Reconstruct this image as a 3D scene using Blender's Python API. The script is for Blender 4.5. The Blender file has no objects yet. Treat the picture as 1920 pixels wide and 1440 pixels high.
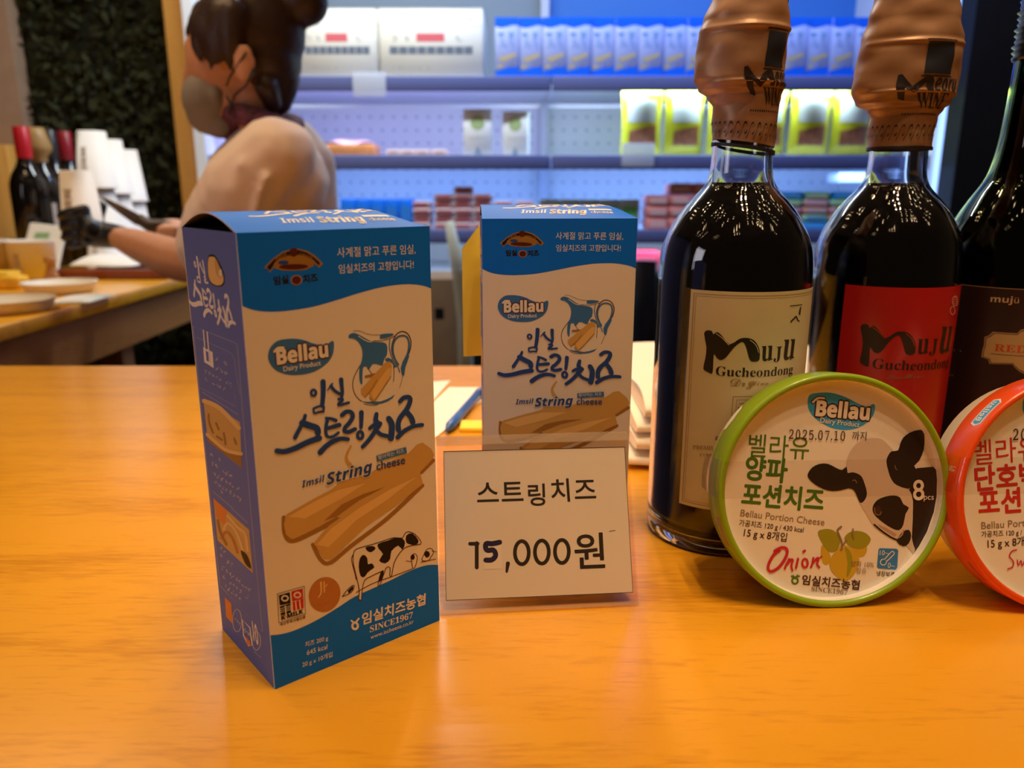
import bpy, bmesh, math, random
import numpy as np
from mathutils import Vector, Matrix

# ---------------------------------------------------------------- camera, world, exposure, lamps
SC = bpy.context.scene
COL = SC.collection
CZ = 1.05                      # height of the counter top above the floor
CAM = Vector((0, 0, CZ + .2))
FPX, PITCH = 1455.0, math.radians(14.115)
cam = bpy.data.cameras.new('camera')
cam.sensor_fit = 'HORIZONTAL'; cam.sensor_width = 36; cam.lens = FPX / 1920 * 36
cam.clip_start = .02; cam.clip_end = 60
cam.dof.use_dof = True; cam.dof.focus_distance = .38; cam.dof.aperture_fstop = 8.8
camo = bpy.data.objects.new('camera', cam); COL.objects.link(camo)
camo.location = CAM; camo.rotation_euler = (math.pi / 2 - PITCH, 0, 0)
SC.camera = camo
SC.view_settings.view_transform = 'Standard'; SC.view_settings.look = 'None'
SC.view_settings.exposure = 0.0; SC.view_settings.gamma = 1.0; SC.view_settings.use_curve_mapping = False
try:
    SC.cycles.use_denoising = True
    SC.cycles.max_bounces = 10; SC.cycles.transmission_bounces = 10; SC.cycles.transparent_max_bounces = 12
    SC.cycles.caustics_reflective = False; SC.cycles.caustics_refractive = False
    SC.cycles.sample_clamp_indirect = 6
except Exception:
    pass
wd = bpy.data.worlds.new('world'); SC.world = wd; wd.use_nodes = True
bg = wd.node_tree.nodes['Background']; bg.inputs[0].default_value = (1, .62, .32, 1); bg.inputs[1].default_value = .03

def lamp(kind, name, loc, power, color, size=.03, rot=(0, 0, 0), size_y=None, spread=None):
    l = bpy.data.lights.new(name, kind); l.energy = power; l.color = color
    if kind == 'AREA':
        l.size = size
        if size_y: l.shape = 'RECTANGLE'; l.size_y = size_y
        if spread: l.spread = spread
    else:
        l.shadow_soft_size = size
    o = bpy.data.objects.new(name, l); COL.objects.link(o); o.location = loc; o.rotation_euler = rot
    return o

WARM = (1, .66, .35)
POWER = .315
# bulbs of the ceiling downlights: (x, y, z above the counter, columns, rows, pitch, watts per bulb, cone in degrees)
FITTINGS = [(-.85, .95, 1.45, 3, 2, .19, 14, 92, None), (-1.25, 1.65, 1.5, 3, 2, .19, 7, 130, None), (-.1, 1.0, 1.55, 3, 2, .19, 26, 46, (-.14, .82)), (.6, .95, 1.5, 3, 1, .2, 22, 56, (.35, .85)),
            (-.7, .2, 1.6, 3, 3, .19, 2.5, 80, None), (.24, .12, 1.65, 2, 3, .16, 42, 38, (.14, .48)), (.95, .3, 1.55, 3, 3, .19, 2, 95, None), (.12, 2.12, 1.56, 1, 3, .10, 34, 40, (.05, .40)),
            (-.2, -.75, 1.7, 3, 2, .12, 1, 120, None), (.9, -.6, 1.7, 3, 2, .12, 1.5, 120, None), (-1.2, -.5, 1.6, 3, 2, .12, .6, 120, None),
            (-1.5, .35, 1.5, 3, 3, .21, .999, 150, None), (-.45, -.25, 1.5, 3, 1, .22, .999, 150, None), (.5, -.35, 1.55, 3, 3, .21, .999, 150, None), (1.5, -.1, 1.5, 2, 3, .22, .999, 150, None), (1.55, .9, 1.5, 3, 3, .21, .999, 150, None), (.02, .48, 1.45, 1, 3, .20, .999, 150, None), (.45, .55, 1.5, 3, 1, .20, .999, 150, None)]
for (x, y, z, nx, ny, p, w, cone, aim) in FITTINGS:
    for i in range(nx):
        for j in range(ny):
            o = lamp('SPOT', 'ceiling_bulb', (x + (i - (nx - 1) / 2) * p, y + (j - (ny - 1) / 2) * p, CZ + z), w * POWER, WARM, .021)
            o.data.spot_size = math.radians(cone); o.data.spot_blend = 1.0 if aim else .6
            if y > 2: o.data.shadow_soft_size = .05
            if aim: o.rotation_euler = (Vector((aim[0], aim[1], CZ)) - o.location).to_track_quat('-Z', 'Y').to_euler()

lamp('AREA', 'added_cool_fill', (-1.75, -.15, CZ + .55), 4.2, (.92, .88, 1), .7, (0, math.radians(-70), 0), .5)     # cool fill added for the front box's left side, source unseen

# ---------------------------------------------------------------- pixel helpers (photograph 1920 x 1440)
cP, sP = math.cos(PITCH), math.sin(PITCH)
def ray(px, py):
    u, v = px - 960, py - 720
    return Vector((u, FPX * cP - v * sP, -FPX * sP - v * cP))
def G(px, py, z=0.0):          # point at height z above the counter top
    d = ray(px, py); return CAM + d * ((z - .2) / d.z)
def AtY(px, py, Y):            # point on the upright plane y = Y
    d = ray(px, py); return CAM + d * (Y / d.y)
def Zm(off, sc):               # enlarged crop -> photograph pixels
    return lambda p: (off[0] + p[0] / sc, off[1] + p[1] / sc)

# ---------------------------------------------------------------- materials
def mat(name, col, rough=.5, metal=0.0, coat=0.0, trans=0.0, ior=1.45, noise=0.0, nscale=30, bump=0.0, bscale=60, spec=.5, emit=0.0, alpha=1.0, sheen=0.0, stretch=(1, 1, 1)):
    m = bpy.data.materials.new(name); m.use_nodes = True
    nt = m.node_tree; b = nt.nodes['Principled BSDF']
    c = (*col, 1)
    b.inputs['Base Color'].default_value = c; b.inputs['Roughness'].default_value = rough
    b.inputs['Metallic'].default_value = metal; b.inputs['Coat Weight'].default_value = coat
    b.inputs['Coat Roughness'].default_value = .12
    b.inputs['Transmission Weight'].default_value = trans; b.inputs['IOR'].default_value = ior
    b.inputs['Specular IOR Level'].default_value = spec; b.inputs['Alpha'].default_value = alpha
    b.inputs['Sheen Weight'].default_value = sheen
    if emit:
        b.inputs['Emission Color'].default_value = c; b.inputs['Emission Strength'].default_value = emit
    if noise or bump:
        tc = nt.nodes.new('ShaderNodeTexCoord'); mp = nt.nodes.new('ShaderNodeMapping')
        mp.inputs['Scale'].default_value = stretch
        nt.links.new(tc.outputs['Object'], mp.inputs['Vector'])
    if noise:
        n = nt.nodes.new('ShaderNodeTexNoise'); n.inputs['Scale'].default_value = nscale; n.inputs['Detail'].default_value = 4
        nt.links.new(mp.outputs[0], n.inputs['Vector'])
        r = nt.nodes.new('ShaderNodeValToRGB')
        r.color_ramp.elements[0].position = .3; r.color_ramp.elements[1].position = .7
        r.color_ramp.elements[0].color = (*[max(0, v * (1 - noise)) for v in col], 1)
        r.color_ramp.elements[1].color = (*[min(1, v * (1 + noise)) for v in col], 1)
        nt.links.new(n.outputs['Fac'], r.inputs[0]); nt.links.new(r.outputs[0], b.inputs['Base Color'])
    if bump:
        n = nt.nodes.new('ShaderNodeTexNoise'); n.inputs['Scale'].default_value = bscale; n.inputs['Detail'].default_value = 5
        nt.links.new(mp.outputs[0], n.inputs['Vector'])
        bp = nt.nodes.new('ShaderNodeBump'); bp.inputs['Strength'].default_value = bump; bp.inputs['Distance'].default_value = .002
        nt.links.new(n.outputs['Fac'], bp.inputs['Height']); nt.links.new(bp.outputs[0], b.inputs['Normal'])
    return m

def wood(name, dark, light, stretch, rough=.28, coat=.25, bump=.06):
    m = bpy.data.materials.new(name); m.use_nodes = True
    nt = m.node_tree; b = nt.nodes['Principled BSDF']
    tc = nt.nodes.new('ShaderNodeTexCoord')
    def layer(scale, st, det, dist):
        mp = nt.nodes.new('ShaderNodeMapping'); mp.inputs['Scale'].default_value = st
        nt.links.new(tc.outputs['Object'], mp.inputs['Vector'])
        n = nt.nodes.new('ShaderNodeTexNoise'); n.inputs['Scale'].default_value = scale
        n.inputs['Detail'].default_value = det; n.inputs['Distortion'].default_value = dist
        nt.links.new(mp.outputs[0], n.inputs['Vector']); return n
    a = layer(3, tuple(v * .6 for v in stretch), 3, .6)     # broad figure
    f = layer(30, tuple(v * 1.0 for v in stretch), 6, .2)   # fine fibres
    mix = nt.nodes.new('ShaderNodeMath'); mix.operation = 'MULTIPLY_ADD'
    nt.links.new(f.outputs['Fac'], mix.inputs[0]); mix.inputs[1].default_value = .9
    nt.links.new(a.outputs['Fac'], mix.inputs[2])
    r = nt.nodes.new('ShaderNodeValToRGB')
    r.color_ramp.elements[0].position = .6; r.color_ramp.elements[1].position = 1.0
    r.color_ramp.elements[0].color = (*dark, 1); r.color_ramp.elements[1].color = (*light, 1)
    nt.links.new(mix.outputs[0], r.inputs[0]); nt.links.new(r.outputs[0], b.inputs['Base Color'])
    b.inputs['Roughness'].default_value = rough; b.inputs['Coat Weight'].default_value = coat; b.inputs['Coat Roughness'].default_value = .18
    bp = nt.nodes.new('ShaderNodeBump'); bp.inputs['Strength'].default_value = bump; bp.inputs['Distance'].default_value = .001
    nt.links.new(mix.outputs[0], bp.inputs['Height']); nt.links.new(bp.outputs[0], b.inputs['Normal'])
    return m

# ---------------------------------------------------------------- objects
def tag(o, label=None, cat=None, group=None, kind=None):
    if label: o['label'] = label
    if cat: o['category'] = cat
    if group: o['group'] = group
    if kind: o['kind'] = kind
    return o
def thing(name, label, cat, loc=(0, 0, 0), rotz=0.0, group=None):
    o = bpy.data.objects.new(name, None); o.empty_display_size = .02; COL.objects.link(o)
    o.location = loc; o.rotation_euler = (0, 0, rotz)
    return tag(o, label, cat, group)
def copy_tree(o, parent=None):
    c = o.copy(); COL.objects.link(c)
    if parent: c.parent = parent
    for ch in list(o.children): copy_tree(ch, c)
    return c

class MB:
    def __init__(s): s.V = []; s.F = []; s.M = []; s.S = []
    def add(s, vs, fs, mi=0, smooth=False):
        n = len(s.V); s.V += [tuple(v) for v in vs]
        for f in fs: s.F.append([i + n for i in f]); s.M.append(mi); s.S.append(smooth)
    def box(s, lo, hi, mi=0):
        x0, y0, z0 = lo; x1, y1, z1 = hi
        s.add([(x0, y0, z0), (x1, y0, z0), (x1, y1, z0), (x0, y1, z0), (x0, y0, z1), (x1, y0, z1), (x1, y1, z1), (x0, y1, z1)],
              [(0, 3, 2, 1), (4, 5, 6, 7), (0, 1, 5, 4), (1, 2, 6, 5), (2, 3, 7, 6), (3, 0, 4, 7)], mi)
    def rbox(s, lo, hi, r=.004, mi=0, seg=2):
        bm = bmesh.new(); bmesh.ops.create_cube(bm, size=1)
        for v in bm.verts:
            v.co = Vector([lo[i] + (v.co[i] + .5) * (hi[i] - lo[i]) for i in range(3)])
        bmesh.ops.bevel(bm, geom=bm.edges[:], offset=r, segments=seg, affect='EDGES', profile=.5)
        s.bm(bm, mi, True)
    def bm(s, bm, mi=0, smooth=False):
        bm.verts.ensure_lookup_table()
        for i, v in enumerate(bm.verts): v.index = i
        s.add([v.co for v in bm.verts], [[v.index for v in f.verts] for f in bm.faces], mi, smooth); bm.free()
    def lathe(s, prof, c=(0, 0, 0), seg=48, mi=0, smooth=True, axis=None):
        A = axis or Matrix.Identity(3); c = Vector(c); vs = []; fs = []
        for (r, z) in prof:
            for k in range(seg):
                a = 2 * math.pi * k / seg; vs.append(c + A @ Vector((r * math.cos(a), r * math.sin(a), z)))
        for i in range(len(prof) - 1):
            for k in range(seg):
                k2 = (k + 1) % seg; fs.append((i * seg + k, i * seg + k2, (i + 1) * seg + k2, (i + 1) * seg + k))
        s.add(vs, fs, mi, smooth)
    def tube(s, pts, rad, seg=10, mi=0):
        pts = [Vector(p) for p in pts]; n = len(pts)
        if not hasattr(rad, '__len__'): rad = [rad] * n
        vs = []; fs = []; up = Vector((0, 0, 1))
        for i, p in enumerate(pts):
            t = (pts[min(i + 1, n - 1)] - pts[max(i - 1, 0)]).normalized()
            a = t.cross(up)
            if a.length < .05: a = t.cross(Vector((1, 0, 0)))
            a.normalize(); b = a.cross(t)
            for k in range(seg):
                an = 2 * math.pi * k / seg; vs.append(p + (a * math.cos(an) + b * math.sin(an)) * rad[i])
        for i in range(n - 1):
            for k in range(seg):
                k2 = (k + 1) % seg; fs.append((i * seg + k, i * seg + k2, (i + 1) * seg + k2, (i + 1) * seg + k))
        fs.append(tuple(range(seg - 1, -1, -1))); fs.append(tuple(range((n - 1) * seg, n * seg)))
        s.add(vs, fs, mi, True)
    def grid(s, fn, nu, nv, mi=0, smooth=True):
        vs = [fn(i / nu, j / nv) for j in range(nv + 1) for i in range(nu + 1)]
        fs = [(j * (nu + 1) + i, j * (nu + 1) + i + 1, (j + 1) * (nu + 1) + i + 1, (j + 1) * (nu + 1) + i) for j in range(nv) for i in range(nu)]
        s.add(vs, fs, mi, smooth)
    def ball(s, c, r, mi=0, sub=2):
        bm = bmesh.new(); bmesh.ops.create_icosphere(bm, subdivisions=sub, radius=1)
        if not hasattr(r, '__len__'): r = (r, r, r)
        for v in bm.verts: v.co = Vector((v.co.x * r[0] + c[0], v.co.y * r[1] + c[1], v.co.z * r[2] + c[2]))
        s.bm(bm, mi, True)
    def chain(s, nodes, mi=0, sub=2):                  # nodes: (point, radius)
        for (p, r), (q, t) in zip(nodes, nodes[1:]):
            p = Vector(p); q = Vector(q); d = (q - p).length; n = max(1, int(d / (min(r, t) * .3)))
            for i in range(n + 1):
                f = i / n; s.ball(p.lerp(q, f), r + (t - r) * f, mi, sub)
    def build(s, name, mats, parent=None, remesh=None, smooth_it=0, solid=None, recalc=False):
        if not isinstance(mats, (list, tuple)): mats = [mats]
        me = bpy.data.meshes.new(name); me.from_pydata(s.V, [], s.F)
        for m in mats: me.materials.append(m)
        for p, mi, sm in zip(me.polygons, s.M, s.S): p.material_index = mi; p.use_smooth = sm
        if recalc:
            b = bmesh.new(); b.from_mesh(me); bmesh.ops.recalc_face_normals(b, faces=b.faces[:]); b.to_mesh(me); b.free()
        me.update()
        o = bpy.data.objects.new(name, me); COL.objects.link(o)
        if remesh or solid:
            if remesh:
                md = o.modifiers.new('r', 'REMESH'); md.mode = 'VOXEL'; md.voxel_size = remesh; md.use_smooth_shade = True
            if solid:
                md = o.modifiers.new('t', 'SOLIDIFY'); md.thickness = solid; md.offset = 0
            if smooth_it:
                md = o.modifiers.new('s', 'SMOOTH'); md.factor = .5; md.iterations = smooth_it
            dg = bpy.context.evaluated_depsgraph_get(); dg.update()
            nm = bpy.data.meshes.new_from_object(o.evaluated_get(dg)); o.modifiers.clear(); o.data = nm; nm.name = name
            bpy.data.meshes.remove(me)
            if not nm.materials:
                for m in mats: nm.materials.append(m)
        if parent: o.parent = parent
        return o

# ---------------------------------------------------------------- printing: flat shapes laid on a panel
_tc = {}
def glyphs(s):
    if s in _tc: return _tc[s]
    c = bpy.data.curves.new('t', 'FONT'); c.body = s; c.size = 1; c.resolution_u = 4
    o = bpy.data.objects.new('t', c); COL.objects.link(o)
    me = bpy.data.meshes.new_from_object(o)
    vs = [(v.co.x, v.co.y) for v in me.vertices]; fs = [list(p.vertices) for p in me.polygons]
    bpy.data.objects.remove(o); bpy.data.curves.remove(c); bpy.data.meshes.remove(me)
    _tc[s] = (vs, fs); return _tc[s]
def fancy(s, up, lo, dig=None):                        # serif / script letter forms
    o = ''
    for c in s:
        if 'A' <= c <= 'Z': o += chr(up + ord(c) - 65)
        elif 'a' <= c <= 'z': o += chr(lo + ord(c) - 97)
        elif c.isdigit() and dig: o += chr(dig + int(c))
        else: o += c
    return o
serif = lambda s: fancy(s, 0x1D400, 0x1D41A, 0x1D7CE)
script = lambda s: fancy(s, 0x1D4D0, 0x1D4EA)
sansb = lambda s: fancy(s, 0x1D5D4, 0x1D5EE, 0x1D7EC)
sansbi = lambda s: fancy(s, 0x1D63C, 0x1D656)
mono = lambda s: fancy(s, 0x1D670, 0x1D68A, 0x1D7F6)

def crom(pts, n=6, closed=False):
    P = [Vector((p[0], p[1])) for p in pts]; N = len(P)
    if N < 3 and not closed: return P
    out = []
    rng = range(N) if closed else range(N - 1)
    for i in rng:
        if closed: a, b, c, d = P[(i - 1) % N], P[i], P[(i + 1) % N], P[(i + 2) % N]
        else: a, b, c, d = P[max(i - 1, 0)], P[i], P[i + 1], P[min(i + 2, N - 1)]
        for k in range(n):
            t = k / n; out.append(.5 * (2 * b + (c - a) * t + (2 * a - 5 * b + 4 * c - d) * t * t + (3 * b - a - 3 * c + d) * t ** 3))
    if not closed: out.append(P[-1])
    return out

class Ink:
    def __init__(s, tf): s.tf = tf; s.P = []; s.pre = lambda p: p
    def T(s, p): return Vector(s.tf(s.pre((p[0], p[1]))))
    def poly(s, pts, m, L=1, smooth=0):
        q = crom(pts, smooth, True) if smooth else pts
        s.P.append(([s.T(p) for p in q], [list(range(len(q)))], m, L))
    def stroke(s, pts, w, m, L=1, smooth=5, closed=False, taper=None):
        q = crom(pts, smooth, closed) if smooth else [Vector(p[:2]) for p in pts]
        n = len(q); vs = []; fs = []
        W = []
        for i in range(n):
            f = i / max(1, n - 1)
            W.append((w if not hasattr(w, '__len__') else w[0] + (w[1] - w[0]) * f) * .5 * (1 if not taper else 1 - taper * (2 * f - 1) ** 4))
        for i in range(n):
            a = q[(i - 1) % n] if closed else q[max(i - 1, 0)]; b = q[(i + 1) % n] if closed else q[min(i + 1, n - 1)]
            t = b - a
            t = t.normalized() if t.length > 1e-9 else Vector((1, 0)); nn = Vector((-t.y, t.x)) * W[i]
            vs += [s.T(q[i] + nn), s.T(q[i] - nn)]
        for i in range(n if closed else n - 1):
            j = (i + 1) % n; fs.append([2 * i, 2 * i + 1, 2 * j + 1, 2 * j])
        if not closed:
            for e in (0, n - 1):
                s.P.append(([s.T(q[e] + Vector((math.cos(a * math.pi / 5), math.sin(a * math.pi / 5))) * W[e]) for a in range(10)], [list(range(10))], m, L))
        s.P.append((vs, fs, m, L))
    def ell(s, c, rx, ry, m, L=1, rot=0.0, n=28):
        ca, sa = math.cos(rot), math.sin(rot)
        s.P.append(([s.T((c[0] + rx * math.cos(a) * ca - ry * math.sin(a) * sa, c[1] + rx * math.cos(a) * sa + ry * math.sin(a) * ca)) for a in [2 * math.pi * k / n for k in range(n)]], [list(range(n))], m, L))
    def ring(s, c, rx, ry, w, m, L=1):
        s.stroke([(c[0] + rx * math.cos(a), c[1] + ry * math.sin(a)) for a in [2 * math.pi * k / 24 for k in range(24)]], w, m, L, 0, True)
    def text(s, body, p0, p1, m, L=1, asp=1.0, bold=0.0, shear=0.0):
        vs, fs = glyphs(body)
        if not vs: return
        x0 = min(v[0] for v in vs); x1 = max(v[0] for v in vs)
        if all(c in ' ,!' or ord(c) > 0x1100 and ord(c) < 0x1D000 for c in body):      # Hangul hangs below the line
            y0 = min(v[1] for v in vs); vs = [(x, y - y0) for x, y in vs]
        a = s.T(p0); b = s.T(p1); d = b - a; k = d.length / (x1 - x0); e = d.normalized(); u = Vector((-e.y, e.x))
        if s.flip: u = -u
        offs = [(0, 0)] if not bold else [(bold * math.cos(q), bold * math.sin(q)) for q in [2 * math.pi * i / 8 for i in range(8)]] + [(0, 0)]
        for ox, oy in offs:
            s.P.append(([a + e * ((x - x0 + ox + shear * y) * k) + u * ((y + oy) * k * asp) for x, y in vs], fs, m, L))
    flip = False
    def scribble(s, p0, p1, h, m, L=1, seed=0):        # rows of print too small to read
        rnd = random.Random(seed); a = Vector(p0); b = Vector(p1); d = b - a; n = max(2, int(d.length / (h * .95)))
        up = Vector((0, -1))
        for i in range(n):
            if rnd.random() < .12: continue
            c = a + d * ((i + .5) / n)
            for _ in range(3):
                o1 = Vector((rnd.uniform(-.35, .35), rnd.uniform(-.45, .45))) * h; o2 = Vector((rnd.uniform(-.35, .35), rnd.uniform(-.45, .45))) * h
                s.stroke([c + o1, c + o2], h * .16, m, L, 0)
    def emit(s, mb, fn, off=0, split=None, vsplit=None):
        for idx, (vs, fs, m, L) in enumerate(s.P):
            L = L + (idx % 40) * .02       # no two inks share one plane
            if split:
                bm = bmesh.new(); bv = [bm.verts.new((v.x, v.y, 0)) for v in vs]
                for f in fs:
                    try: bm.faces.new([bv[i] for i in f])
                    except Exception: pass
                bmesh.ops.triangulate(bm, faces=bm.faces[:])
                lo = min(v.x for v in vs); hi = max(v.x for v in vs); k = math.ceil(lo / split)
                while k * split < hi:
                    bmesh.ops.bisect_plane(bm, geom=bm.verts[:] + bm.edges[:] + bm.faces[:], dist=1e-7, plane_co=(k * split, 0, 0), plane_no=(1, 0, 0)); k += 1
                if vsplit:
                    lo = min(v.y for v in vs); hi = max(v.y for v in vs); k = math.ceil(lo / vsplit)
                    while k * vsplit < hi:
                        bmesh.ops.bisect_plane(bm, geom=bm.verts[:] + bm.edges[:] + bm.faces[:], dist=1e-7, plane_co=(0, k * vsplit, 0), plane_no=(0, 1, 0)); k += 1
                for i, v in enumerate(bm.verts): v.index = i
                mb.add([fn(v.co.x, v.co.y, L) for v in bm.verts], [[v.index for v in f.verts] for f in bm.faces], m + off, True); bm.free()
            else:
                mb.add([fn(v.x, v.y, L) for v in vs], fs, m + off)

def homography(src, dst):
    A = []; B = []
    for (x, y), (u, v) in zip(src, dst):
        A.append([x, y, 1, 0, 0, 0, -u * x, -u * y]); B.append(u)
        A.append([0, 0, 0, x, y, 1, -v * x, -v * y]); B.append(v)
    h = np.linalg.solve(np.array(A, float), np.array(B, float))
    return lambda p: ((h[0] * p[0] + h[1] * p[1] + h[2]) / (h[6] * p[0] + h[7] * p[1] + 1), (h[3] * p[0] + h[4] * p[1] + h[5]) / (h[6] * p[0] + h[7] * p[1] + 1))
def plane_uv(o, e1, e2):       # photograph pixel -> coordinates on an upright or leaning panel
    o, e1, e2 = Vector(o), Vector(e1), Vector(e2); n = e1.cross(e2)
    def f(p):
        d = ray(*p); q = CAM + d * ((o - CAM).dot(n) / d.dot(n)) - o
        return (q.dot(e1), q.dot(e2))
    return f
def cyl_uv(c, r):              # photograph pixel -> (arc length, height) on an upright bottle, arc 0 faces -y
    def f(p):
        d = ray(*p); ox, oy = CAM.x - c[0], CAM.y - c[1]
        a = d.x ** 2 + d.y ** 2; b = ox * d.x + oy * d.y; q = max(0, b * b - a * (ox * ox + oy * oy - r * r))
        t = (-b - math.sqrt(q)) / a; P = CAM + d * t
        return (r * math.atan2(P.x - c[0], -(P.y - c[1])), P.z - CZ)
    return f
# ---------------------------------------------------------------- the room
m_floor = mat('floor_tile', (.06, .05, .045), .5, noise=.3, nscale=6)
m_dark = mat('dark_paint', (.006, .006, .007), .6, noise=.2, nscale=8)
m_plaster = mat('pale_plaster', (.5, .34, .24), .7, noise=.06, nscale=20)
m_counter = wood('counter_plywood', (.60, .235, .006), (.84, .385, .018), (2.0, 15, 15))
m_counter_edge = wood('counter_edge', (.42, .13, .02), (.6, .22, .04), (2, 2, 30), .4, .1)
m_post = wood('pine_post', (.75, .34, .05), (.9, .5, .12), (16, 16, 1.2), .5, .05)
m_apron = wood('apron_wood', (.30, .105, .02), (.42, .17, .04), (9, 1.2, 9), .45, .05)
m_leaf = mat('dark_moss', (.010, .0125, .003), .8, noise=.7, nscale=40)

def struct(name, mb, m): return tag(mb.build(name, m), kind='structure')
f = MB(); f.box((-3.2, -2.4, -.05), (3.4, 3.9, 0)); struct('floor', f, m_floor)
w = MB(); w.box((-3.2, 3.6, 0), (3.4, 3.7, 3.0)); struct('wall_back', w, m_dark)
w = MB(); w.box((-3.3, .9, 0), (-3.2, 3.7, 3.0)); struct('wall_left', w, m_dark)
xr = AtY(1806, 200, 2.2).x
w = MB(); w.box((xr, 2.2, 0), (3.4, 2.28, 3.0)); struct('wall_right', w, m_dark)
# pale strip of wall beside the planted wall
a = AtY(-40, 150, 2.535); b = AtY(31, 150, 2.535)
w = MB(); w.box((a.x, 2.535, 0), (b.x, 2.595, 3.0)); struct('trim_1', w, m_plaster)

# planted wall
x0 = AtY(-60, 150, 2.6).x; x1 = AtY(345, 150, 2.6).x
t = thing('moss_wall', 'dark green moss wall panel behind the bottles and the paper cups', 'plant wall', (0, 2.6, 0))
h = MB(); h.box((x0, 0, .3), (x1, .06, 2.6)); h.build('backing', m_leaf, t)
rnd = random.Random(3); lf = MB()
for i in range(3400):
    c = Vector((rnd.uniform(x0, x1), -.004 - rnd.random() * .03, rnd.uniform(CZ - .35, 2.3))); r = rnd.uniform(.012, .028)
    A = Matrix.Rotation(rnd.uniform(0, 6.28), 3, 'Y') @ Matrix.Rotation(rnd.uniform(-.9, .9), 3, 'X') @ Matrix.Rotation(rnd.uniform(-.7, .7), 3, 'Z')
    lf.add([c + A @ Vector(p) for p in ((-r, 0, 0), (-.3 * r, 0, -.45 * r), (r, 0, 0), (-.3 * r, 0, .45 * r))], [(0, 1, 2, 3)])
tag(lf.build('moss', mat('moss_leaf', (.026, .031, .007), .75, noise=.6, nscale=25), t), kind='stuff')

# posts
a = AtY(313, 100, 2.46); b = AtY(374, 100, 2.46)
p = MB(); p.rbox((a.x, 2.46, 0), (b.x, 2.55, 3.0), .004)
tag(p.build('wooden_post', m_post), 'upright pine post beside the dark moss wall, behind the person', 'post')
a = AtY(-70, 300, 2.455); b = AtY(17, 300, 2.455)
p = MB(); p.rbox((a.x, 2.455, 0), (b.x, 2.53, CZ + .33), .004)
tag(p.build('wooden_post', m_post), 'low orange wood post at the far left behind the red capped bottle', 'post')

# front counter
t = thing('counter', 'long varnished plywood counter carrying the boxes, bottles and price card', 'counter', (0, 0, 0))
c = MB(); c.rbox((-1.5, -.25, CZ - .03), (1.3, .885, CZ), .003, 0); c.build('worktop', m_counter, t)
c = MB(); c.box((-1.45, -.2, 0), (1.25, -.17, CZ - .03)); c.box((-1.45, -.17, 0), (-1.42, .8, CZ - .03)); c.box((1.22, -.17, 0), (1.25, .8, CZ - .03)); c.build('front_panel', m_apron, t)
# side counter
xe = -.77
t = thing('side_counter', 'wooden side counter with paper cups, plates and bottles on it', 'counter', (0, 0, 0))
c = MB(); c.rbox((-1.9, .93, CZ - .025), (xe, 2.32, CZ), .003, 0); c.build('worktop', m_counter, t)
c = MB(); c.box((xe - .05, .95, CZ - .115), (xe - .02, 2.30, CZ - .025)); c.build('apron', m_apron, t)
for y in (1.0, 1.6, 2.2):
    c = MB(); c.rbox((xe - .1, y, 0), (xe - .05, y + .05, CZ - .025), .003); c.build('leg', m_apron, t)
# ---------------------------------------------------------------- string cheese boxes
BW, BD, BH = .0822, .0593, .1849
P_PAPER, P_BLUE, P_BLOB, P_NAVY, P_CH, P_CHL, P_CHD, P_MAR, P_RED, P_GOLD, P_BLK, P_WHITE, P_IN, P_SIDE, P_FRAME, P_ORG = range(16)
def card(n, c, r=.5): return mat('box_' + n, c, r, coat=0, spec=.12)
BOXM = [card('white', (.8, .74, .68)), card('blue', (.006, .17, .92)), card('teal', (.05, .18, .5)), card('ink', (.025, .075, .32)),
        card('cheese', (.62, .38, .12)), card('cheese_light', (.78, .52, .2)), card('cheese_dark', (.36, .18, .045)), card('maroon', (.1, .022, .015)),
        card('red', (.55, .03, .03)), card('gold', (.5, .2, .06)), card('black', (.02, .014, .012)), card('print_white', (.82, .78, .74)),
        card('board', (.12, .1, .09), .8), card('side_blue', (.11, .16, .48)), card('frame', (.42, .42, .55)), card('orange', (.75, .25, .05))]
ZA = Zm((320, 370), 3.692); ZB = Zm((320, 740), 3.692); ZC = Zm((400, 980), 4.3636); ZD = Zm((500, 620), 6); ZE = Zm((640, 610), 9)
ZF = Zm((470, 440), 5.486); ZG = Zm((500, 1080), 9)
front_h = homography([(442, 434), (807, 427), (821.5, 1167), (517, 1286)], [(0, BH), (BW, BH), (BW, 0), (0, 0)])
side_h = homography([(336, 420), (442, 434), (517, 1286), (418, 1181)], [(0, BH), (BD, BH), (BD, 0), (0, 0)])

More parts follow.
